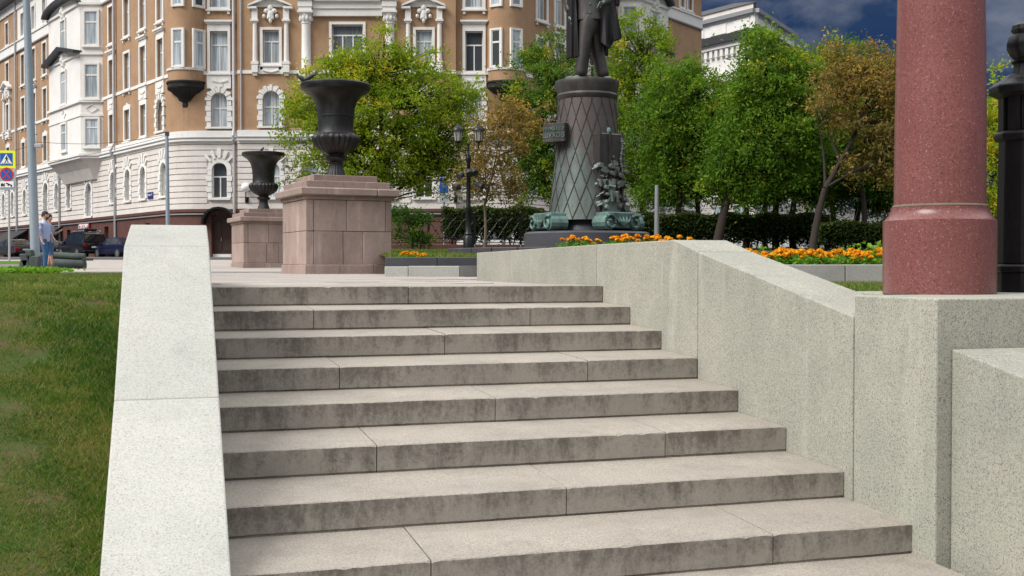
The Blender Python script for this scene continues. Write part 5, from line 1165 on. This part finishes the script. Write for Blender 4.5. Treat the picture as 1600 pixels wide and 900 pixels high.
# ------------------------------------------------------------------ cars
def car(label, kind, loc, heading, paint):
    Lc, Wc, H = {'suv': (4.85, 1.92, 1.86), 'sedan': (4.6, 1.80, 1.46)}[kind]; t = thing('parked_car', label, 'car', loc, heading, 'cars parked along the street'); s = MB()
    # local: x forward, stations (x, z low, z belt, half width)
    if kind == 'suv':
        body = [(-2.42, .55, .98, .80), (-2.38, .45, 1.05, .90), (-1.8, .35, 1.10, .95), (0, .32, 1.10, .96), (1.2, .32, 1.10, .95), (1.45, .33, 1.08, .95), (2.1, .38, 1.00, .90), (2.38, .45, .85, .78), (2.43, .5, .75, .70)]
        roof = [(-2.34, 1.04, .84), (-2.20, 1.70, .70), (-1.9, 1.84, .68), (-.6, 1.88, .68), (.35, 1.80, .67), (1.25, 1.09, .80)]
    else:
        body = [(-2.29, .5, .82, .72), (-2.24, .42, .92, .84), (-1.7, .30, .96, .89), (0, .26, .94, .90), (.9, .26, .94, .90), (1.3, .28, .90, .88), (2.0, .32, .78, .82), (2.26, .4, .62, .68), (2.30, .45, .55, .6)]
        roof = [(-1.75, .95, .78), (-1.0, 1.36, .62), (-.4, 1.45, .60), (.1, 1.43, .60), (.5, 1.34, .60), (1.15, .92, .76)]
    rings = []
    for x, zl_, zb_, w in body:
        rings.append([(x, -w * .92, zl_), (x, -w, zl_ + .12), (x, -w, zb_ - .16), (x, -w * .94, zb_), (x, w * .94, zb_), (x, w, zb_ - .16), (x, w, zl_ + .12), (x, w * .92, zl_)])
    n = 8; V = [p for r in rings for p in r]; Fq = [(i * n + k, i * n + (k + 1) % n, (i + 1) * n + (k + 1) % n, (i + 1) * n + k) for i in range(len(rings) - 1) for k in range(n)] + [list(range(n)), [(len(rings) - 1) * n + k for k in range(n)]]
    s.add(V, Fq); b = s.build('body', paint, t, smooth=True, local=True)
    c = MB(); rr = []
    for x, z, w in roof: rr.append([(x, -w, z), (x, w, z)])
    zb_ = .9 if kind == 'sedan' else 1.05; wl = .84 if kind == 'sedan' else .90
    V = []; m = len(roof)
    for i, (x, z, w) in enumerate(roof): V += [(x, -w, z), (x, w, z), (x, -wl, zb_), (x, wl, zb_)]
    Fq = []
    for i in range(m - 1):
        o = i * 4; p = o + 4; Fq += [(o, o + 1, p + 1, p), (o, p, p + 2, o + 2), (o + 1, o + 3, p + 3, p + 1)]
    c.add(V, Fq); c.build('roof', paint, t, smooth=True, local=True)
    # glass: rear, front, side panes proud of the cabin
    def pane(nm, pts, off): MB().prism([tuple(Vector(p)) for p in pts], [tuple(Vector(p) + Vector(off)) for p in pts]).build(nm, 'car_glass', t, local=True)
    R0, R1 = roof[0], roof[1]; Fm, Fn = roof[-1], roof[-2]
    def lerp(a, b, q, sw): return (a[0] + (b[0] - a[0]) * q, sw * (a[2] + (b[2] - a[2]) * q) * .88, a[1] + (b[1] - a[1]) * q)
    pane('rear_window', [lerp(R0, R1, .18, -1), lerp(R0, R1, .18, 1), lerp(R0, R1, .9, 1), lerp(R0, R1, .9, -1)], (-.015, 0, .012)); pane('windscreen', [lerp(Fm, Fn, .1, -1), lerp(Fm, Fn, .1, 1), lerp(Fm, Fn, .92, 1), lerp(Fm, Fn, .92, -1)], (.012, 0, .015))
    tops = [(x, z, w) for x, z, w in roof[1:-1]]
    for sd in (-1, 1):
        splits = ((tops[0][0] + .05, -.65), (-.55, .20), (.28, tops[-1][0] + .25)) if kind == 'suv' else ((tops[0][0] - .15, -.30), (-.22, .75))
        for a, d_ in splits:
            def pt(x, q):
                xs_ = [r_[0] for r_ in roof]; zt = float(np.interp(x, xs_, [r_[1] for r_ in roof])); w = float(np.interp(x, xs_, [r_[2] for r_ in roof])); return (x, sd * (wl + (w - wl) * q), zb_ + (zt - zb_) * q)
            pane('side_window', [pt(a, .12), pt(d_, .12), pt(d_, .84), pt(a, .84)], (0, sd * .012, .006))
        xr = -2.30 if kind == 'suv' else -2.20; zt = 1.0 if kind == 'suv' else .78
        MB().box(xr - .12, xr + .10, sd * .62 - .16 + sd * .06, sd * .62 + .16 + sd * .06, zt - .20, zt).build('tail_light', 'tail_red', t, bevel=.02, local=True)
        MB().box(-xr - .30, -xr + .02, sd * .62 - .14, sd * .62 + .14, zt - .32, zt - .16).build('headlight', 'lamp_clear', t, bevel=.02, local=True)
        MB().box(.75, .95, sd * (wl + .06) - .08, sd * (wl + .06) + .08, zb_ + .02, zb_ + .16).build('mirror', paint, t, bevel=.03, local=True)
        for xw in ((-1.45, 1.42) if kind == 'suv' else (-1.35, 1.38)):
            R_ = .39 if kind == 'suv' else .33; y = sd * (.84 if kind == 'suv' else .79); w_ = MB().lathe([(R_ * .6, -.11), (R_ * .95, -.11), (R_, -.08), (R_, .08), (R_ * .95, .11), (R_ * .6, .11)], 24); w_.v = [(xw + p, y + r_, R_ + q) for p, q, r_ in w_.v]; wo = w_.build('wheel', 'tyre', t, smooth=True, local=True)
            k = MB().lathe([(.0, .115), (R_ * .25, .125), (R_ * .64, .118), (R_ * .64, .10)], 20, caps=False); k.v = [(xw + p, y + sd * r_, R_ + q) for p, q, r_ in k.v]; k.build('rim', 'rim', wo, local=True)
    xr = -2.42 if kind == 'suv' else -2.28
    MB().box(xr - .03, xr + .06, -.27, .27, .72 if kind == 'suv' else .60, .84 if kind == 'suv' else .71).build('licence_plate', 'sign_white', t, local=True); MB().box(xr - .05, xr + .3, -.88, .88, .38, .56).build('bumper', paint, t, bevel=.05, local=True)
    if kind == 'suv': 
        for sd in (-1, 1): MB().tube([(-1.9, sd * .60, 1.90), (-1.8, sd * .6, 1.95), (.1, sd * .6, 1.92), (.3, sd * .6, 1.85)], .025, 6).build('roof_rail', 'zinc', t, local=True)
        MB().box(-1.6, -.2, -.5, .5, 1.93, 2.12).build('roof_box', 'car_black', t, bevel=.08, local=True)
    t.scale = (.9, .9, .9)
    return t
def place(px, Y): return (xat(px, Y), Y, ground(Y) + .01)
HD = math.radians(90 + 43)
car('black off-road car seen from behind under the red shop sign', 'suv', place(128, 73), HD, 'car_black')
car('dark blue sedan beside the pale parapet, right of the black off-road car', 'sedan', place(186, 71), HD + .1, 'car_navy')
car('dark grey sedan at the far left behind the street signs', 'sedan', place(22, 76), HD + .05, 'car_grey')
car('grey car half hidden behind the walking man', 'sedan', place(76, 79), HD, 'car_grey'); car('dark sedan cut off by the left edge', 'sedan', place(-16, 80), HD, 'car_black')
car('white car glimpsed through the fence left of the monument', 'sedan', (xat(790, 47), 47, .35), math.radians(3), 'car_white'); car('dark car glimpsed through the long hedge', 'sedan', (xat(1000, 48), 48, .37), math.radians(3), 'car_navy'); car('pale car glimpsed between the trunks behind the long hedge', 'sedan', (xat(1180, 50), 50, .40), math.radians(2), 'car_white')
# ------------------------------------------------------------------ people
def person(label, loc, rz, sc=1.0, near=(.02, -.03), far=(.25, -.22), shorts=False, shirt='shirt', legs='jeans', armb=False, beard=True):
    # local: faces +x, y to its left.  near leg is the right one (-y)
    hip = (0, 0, .95); nb_ = (0.01, 0, 1.47)
    def leg(y, kx, ax, lift): return [(0, y, .90, .070), (kx, y, .50 + lift * .3, .055), (ax, y, .10 + lift, .042)]
    body = [[(0, 0, .95, .085), (.0, 0, 1.15, .085), (.01, 0, 1.36, .085), (.015, 0, 1.48, .055), (.025, 0, 1.54, .052), (.03, 0, 1.63, .082), (.025, 0, 1.70, .085), (.015, 0, 1.745, .05)],
            [(.03, 0, 1.63, .082), (.115, 0, 1.63, .02), (.125, 0, 1.615, .016)], [(.03, 0, 1.63, .082), (.085, 0, 1.575, .034)], [(.03, 0, 1.63, .082), (.01, .082, 1.635, .018)], [(.03, 0, 1.63, .082), (.01, -.082, 1.635, .018)]]
    for y, (kx, ax) in ((-.095, near), (.095, far)):
        l = leg(y, kx, ax, .05 if ax < -.1 else 0); body.append([(0, 0, .95, .085)] + l)
    arms = []
    for y, el, wr in ((-.20, (-.05, -.25, 1.14), (.05, -.25, .90)), (.20, (-.02 if not armb else .02, .25, 1.14), (.16 if not armb else .24, .20, .95 if not armb else 1.22))):
        arms.append([(.01, 0, 1.36, .085), (.0, y * .88, 1.365, .030), (*el, .036), (*wr, .027)]); d = (Vector(wr) - Vector(el)).normalized(); body.append(arms[-1]); body += hand_chains(wr, d, (1, 0, 0) if not armb else (0, 0, 1), (0, 1, 0) if armb else (1, 0, .1), 1.0)
    o = skin('person', body, 'skin', None, 1); o.location = loc; o.rotation_euler = (0, 0, rz); o.scale = (sc,) * 3; tag(o, label, 'person')
    m = MB(); n = 16; tors = [(.84, 0, .125, .165), (.95, 0, .128, .165), (1.08, .005, .122, .155), (1.22, .012, .128, .170), (1.34, .012, .122, .195), (1.41, .008, .100, .185), (1.455, .008, .070, .095), (1.485, .014, .060, .062)]
    rg = [[(cx_ + rx * math.cos(2 * math.pi * k / n), ry * math.sin(2 * math.pi * k / n), z + .012 * math.cos(4 * math.pi * k / n) * (z < .9)) for k in range(n)] for z, cx_, rx, ry in tors]
    m.add([p for q_ in rg for p in q_], [(i * n + k, i * n + (k + 1) % n, (i + 1) * n + (k + 1) % n, (i + 1) * n + k) for i in range(len(rg) - 1) for k in range(n)])
    for a in arms:
        A_, E_, W_ = Vector(a[1][:3]), Vector(a[2][:3]), Vector(a[3][:3]); c_ = A_ + Vector((0, -.06 if A_.y > 0 else .06, .0))
        m.tube([c_, A_, A_.lerp(E_, .5), E_, E_.lerp(W_, .38)], [.075, .078, .066, .060, .052], 12)
    m.build('shirt', shirt, o, smooth=True, local=True)
    m = MB(); rg = [[(rx * math.cos(2 * math.pi * k / n), ry * math.sin(2 * math.pi * k / n), z) for k in range(n)] for z, rx, ry in ((.80, .11, .15), (.90, .122, .162), (1.0, .115, .155))]
    m.add([p for q_ in rg for p in q_], [(i * n + k, i * n + (k + 1) % n, (i + 1) * n + (k + 1) % n, (i + 1) * n + k) for i in range(2) for k in range(n)])
    for y, (kx, ax) in ((-.095, near), (.095, far)):
        L_ = leg(y, kx, ax, .05 if ax < -.1 else 0); H_, K_, F_ = Vector((0, y * .9, .90)), Vector(L_[1][:3]), Vector(L_[2][:3])
        pts_ = [H_, H_.lerp(K_, .4), H_.lerp(K_, .8), K_] + ([K_.lerp(F_, .1)] if shorts else [K_.lerp(F_, .4), K_.lerp(F_, .8), F_ + Vector((0, 0, -.02))])
        m.tube(pts_, [.115, .102, .088, .080] + ([.088] if shorts else [.078, .066, .066]), 12)
    m.build('trousers', legs, o, smooth=True, local=True)
    for y, (kx, ax) in ((-.095, near), (.095, far)):
        lf = .05 if ax < -.1 else 0; a = -.5 if lf else 0; m = MB(); pts = [(-.09, .05, .05), (-.02, .06, .065), (.08, .048, .055), (.16, .038, .05), (.20, .03, .03)]
        m.tube([(p, 0, q) for p, q, r_ in pts], [r_ for p, q, r_ in pts], 10); m.v = [(ax + (p * math.cos(a) + q_ * math.sin(a)) * 1.0, y + q * .8, max(.004, lf + q_ * math.cos(a) - p * math.sin(a) + (0 if not lf else .02))) for p, q, q_ in m.v]; m.build('shoe', 'shoe', o, smooth=True, local=True)
    m = MB(); m.lathe([(.098, 1.655), (.104, 1.69), (.098, 1.74), (.07, 1.785), (.0, 1.80)], 14, (.005, 0, 0)); m.ball((-.055, 0, 1.655), (.055, .085, .07)); m.build('hair', 'hair', o, smooth=True, local=True)
    if beard: MB().ball((.075, 0, 1.565), (.045, .06, .045), 10, 6).build('beard', 'hair', o, smooth=True, local=True)
    m = MB()
    for s in (-1, 1): m.ball((.108, s * .032, 1.655), (.008, .012, .008), 6, 4)
    m.build('eyes', 'hair', o, local=True)
    return o
pz = ground(34.6) + .005
person('man in light blue shirt and jeans walking right past the lamp pole', (xat(71, 34.6), 34.6, pz), math.radians(-12), .985, near=(.08, .06), far=(-.02, -.22))
person('walker in denim shorts mostly hidden behind the man in the blue shirt', (xat(77, 35.1), 35.1, pz), math.radians(-8), .95, near=(.12, .16), far=(.0, -.1), shorts=True, shirt='cloth_grey', armb=True, beard=False)
person('pedestrian in dark vest standing between the black and the blue parked car', (xat(170, 74.5), 74.5, ground(74.5)), math.radians(-90), .98, near=(0, 0), far=(0, .05), shirt='cloth_grey', legs='cloth_dark', beard=False)
# ------------------------------------------------------------------ left street furniture
YP = 33.6; lp_ = thing('lamp_pole', 'tall thick grey metal lamp pole rising past the frame beside the walking man', 'lamp post', (xat(56, YP), YP, ground(YP)))
b = Vector((xat(56, YP), YP, ground(YP) - .05)); tp = at(40, -40, YP); MB().tube([b, b.lerp(tp, .3), tp], [.135, .125, .095], 16).build('pole', 'pole_grey', lp_, smooth=True)
MB().lathe([(.16, -.05), (.16, .3), (.13, .34)], 16, b).build('pole_foot', 'pole_grey', lp_, smooth=True)
q = at(48, 228, YP); MB().tube([q, q + Vector((.12, -.02, .04)), q + Vector((.22, -.02, .02))], .02, 6).build('camera_arm', 'metal_dark', lp_); MB().box(q.x + .14, q.x + .36, YP - .1, YP + .06, q.z - .06, q.z + .06).build('camera', 'pipe_grey', lp_, bevel=.02)
tb = thing('tarpaulin_roll', 'two dark green canvas rolls lying together on the paving behind the walking man', 'canvas roll', (xat(105, 35.8), 35.8, ground(36)))
def roll(nm, x0, x1, zc, r0, r1, y):
    n = 18; rings = []
    for i in range(17):
        t = i / 16; x = x0 + (x1 - x0) * t; r = (r0 + (r1 - r0) * t) * (1 + .03 * math.sin(9 * t)); rings.append([(x, y + r * 1.05 * math.cos(2 * math.pi * k / n), zc + (.02 * math.sin(5 * t)) + r * (1 + .05 * math.sin(3 * 2 * math.pi * k / n + 4 * t)) * math.sin(2 * math.pi * k / n)) for k in range(n)])
    m = MB(); V = [p for r in rings for p in r]; m.add(V, [(i * n + k, i * n + (k + 1) % n, (i + 1) * n + (k + 1) % n, (i + 1) * n + k) for i in range(16) for k in range(n)] + [list(range(n)), [16 * n + k for k in range(n)]]); return m.build(nm, 'canvas_green', tb, smooth=True)
zg_ = ground(36); roll('roll', xat(64, 35.8), xat(134, 35.8), zg_ + .14, .15, .145, 35.75); roll('roll', xat(60, 35.9), xat(132, 35.9), zg_ + .385, .13, .115, 35.95)
MB().box(xat(128, 35.6), xat(145, 35.6), 35.6, 35.66, zg_ + .25, zg_ + .33).build('strap_end', 'canvas_green', tb, bevel=.01)
kk = thing('folded_frame', 'dark folded metal frame lying at the foot of the lamp pole', 'frame', (xat(44, 33.2), 33.2, ground(33)))
zq = ground(33)
for (x0_, x1_, z0_, z1_, tilt) in ((31, 44, 0, .30, .25), (40, 52, .05, .46, -.3), (46, 62, .0, .40, .15), (48, 58, .38, .58, -.2)):
    MB().box(xat(x0_, 33.2), xat(x1_, 33.2), 33.05, 33.30, zq + z0_, zq + z1_, lambda x, y, z: (x + (z - zq) * tilt, y, z)).build('plate', 'canvas_green', kk, bevel=.03)
li = thing('verge', 'small grass verge with stone edging at the far left behind the lawn crest', 'verge', (xat(5, 38), 38, ground(38))); MB().box(-30, xat(31, 36), 36, 36.2, -.1, ground(36) + .14).build('edging', 'granite_kerb', li); tq = [(-30, 36.2), (xat(31, 36), 36.2), (xat(31, 42), 42), (-30, 42)]; MB().prism([(x, y, -.1) for x, y in tq], [(x, y, ground(y) + .13) for x, y in tq]).build('turf', 'lawn_green', li)
# signs
YS = 46.5; XS = xat(15, YS); sg = thing('crossing_sign_post', 'pole with yellow framed pedestrian crossing sign, no stopping disc and tow plate', 'sign', (XS, YS, ground(YS)))
MB().tube([(XS, YS, ground(YS)), (XS, YS, zat(236, YS))], .04, 10).build('pole', 'pipe_grey', sg, smooth=True); K = YS / F
def flat(nm, pts, y, mt, th=.012, par=None): MB().prism([(xat(px, YS), YS - y, zat(py, YS)) for px, py in pts], [(xat(px, YS), YS - y + th, zat(py, YS)) for px, py in pts]).build(nm, mt, par or sg)
rect = lambda a, b, c, d: [(a, b), (c, b), (c, d), (a, d)]
flat('yellow_board', rect(-.5, 235.5, 26.8, 263), .08, 'sign_yellow'); flat('blue_square', rect(3, 239.5, 22.8, 259), .086, 'sign_blue', .005); flat('white_triangle', [(12.9, 240.6), (22, 256.5), (3.8, 256.5)], .092, 'sign_white', .005)
ped = [[(13.0, 243.6), (14.2, 243.6), (14.2, 245.2), (13.0, 245.2)], [(12.2, 245.6), (14.6, 245.6), (14.8, 250.0), (12.6, 250.0)], [(12.4, 246), (12.8, 247), (10.6, 249.6), (10.2, 249.0)], [(14.4, 246), (16.4, 249.2), (15.9, 249.7), (14.2, 247.4)], [(12.6, 250), (13.8, 250), (11.4, 254.6), (10.0, 254.6)], [(13.6, 250), (14.8, 250), (16.6, 254.6), (15.2, 254.6)]] + [[(x, 254.9), (x + 1.6, 254.9), (x + 1.4, 255.9), (x - .3, 255.9)] for x in (6.4, 9.2, 12, 14.8, 17.6)]
for q in ped: flat('pictogram', q, .098, 'sign_black', .005)
flat('grey_backing', rect(-4, 268, 27, 297), .06, 'plate_grey'); circ = lambda r: [(13 + r * math.cos(a * math.pi / 16), 272.5 + r * math.sin(a * math.pi / 16)) for a in range(32)]
flat('red_disc', circ(10.4), .080, 'sign_red', .006); flat('blue_disc', circ(8.4), .086, 'sign_blue', .005)
for s in (-1, 1): flat('cross_bar', [(13 - 6.6 * s, 265.2), (13 - 5.2 * s, 264.2), (13 + 6.6 * s, 279.6), (13 + 5.2 * s, 280.6)], .091 + .002 * s, 'sign_red', .004)
flat('tow_plate', rect(2.6, 283.5, 24, 293), .080, 'sign_white', .006)
for q in ([(3.8, 289.4), (4.6, 286.8), (7.0, 286.6), (7.6, 288.2), (10.2, 286.2), (10.6, 287), (9, 289.6)], rect(4, 289.4, 10.4, 290.6), [(12, 286), (13.2, 285.6), (21.8, 289.4), (21.8, 291), (19, 290.2), (14.6, 288.6), (12.2, 287.4)]): flat('pictogram', q, .087, 'sign_black', .004)
for px, py in ((5.4, 290.8), (8.8, 290.8), (15.6, 289.9), (20.2, 291.3)): flat('pictogram', [(px + 1.0 * math.cos(a * .785), py + 1.0 * math.sin(a * .785)) for a in range(8)], .089, 'sign_black', .004)
# shop window with white frame on the left wing
# tall thin wire pole before the rounded corner with its wires
YW2 = 55; wp = thing('wire_pole', 'slender grey street pole with overhead wires in front of the rounded corner', 'pole', (xat(262, YW2), YW2, ground(YW2)))
MB().tube([(xat(263, YW2), YW2, .3), (xat(262, YW2), YW2, zat(208, YW2))], [.11, .085], 12).build('pole', 'pole_grey', wp, smooth=True); MB().box(xat(260, YW2), xat(265, YW2), YW2 - .1, YW2 + .1, zat(212, YW2), zat(206, YW2)).build('cap', 'metal_dark', wp)
for (a, b_) in (((262, 210, YW2), (60, 222, 60)), ((262, 212, YW2), (20, 258, 85)), ((60, 222, 60), (-30, 236, 62))):
    A_, B_ = at(*a), at(*b_); pts_ = [A_.lerp(B_, i / 12) - Vector((0, 0, .25 * math.sin(math.pi * i / 12))) for i in range(13)]; MB().tube(pts_, .012, 4).build('wire', 'wire', wp)
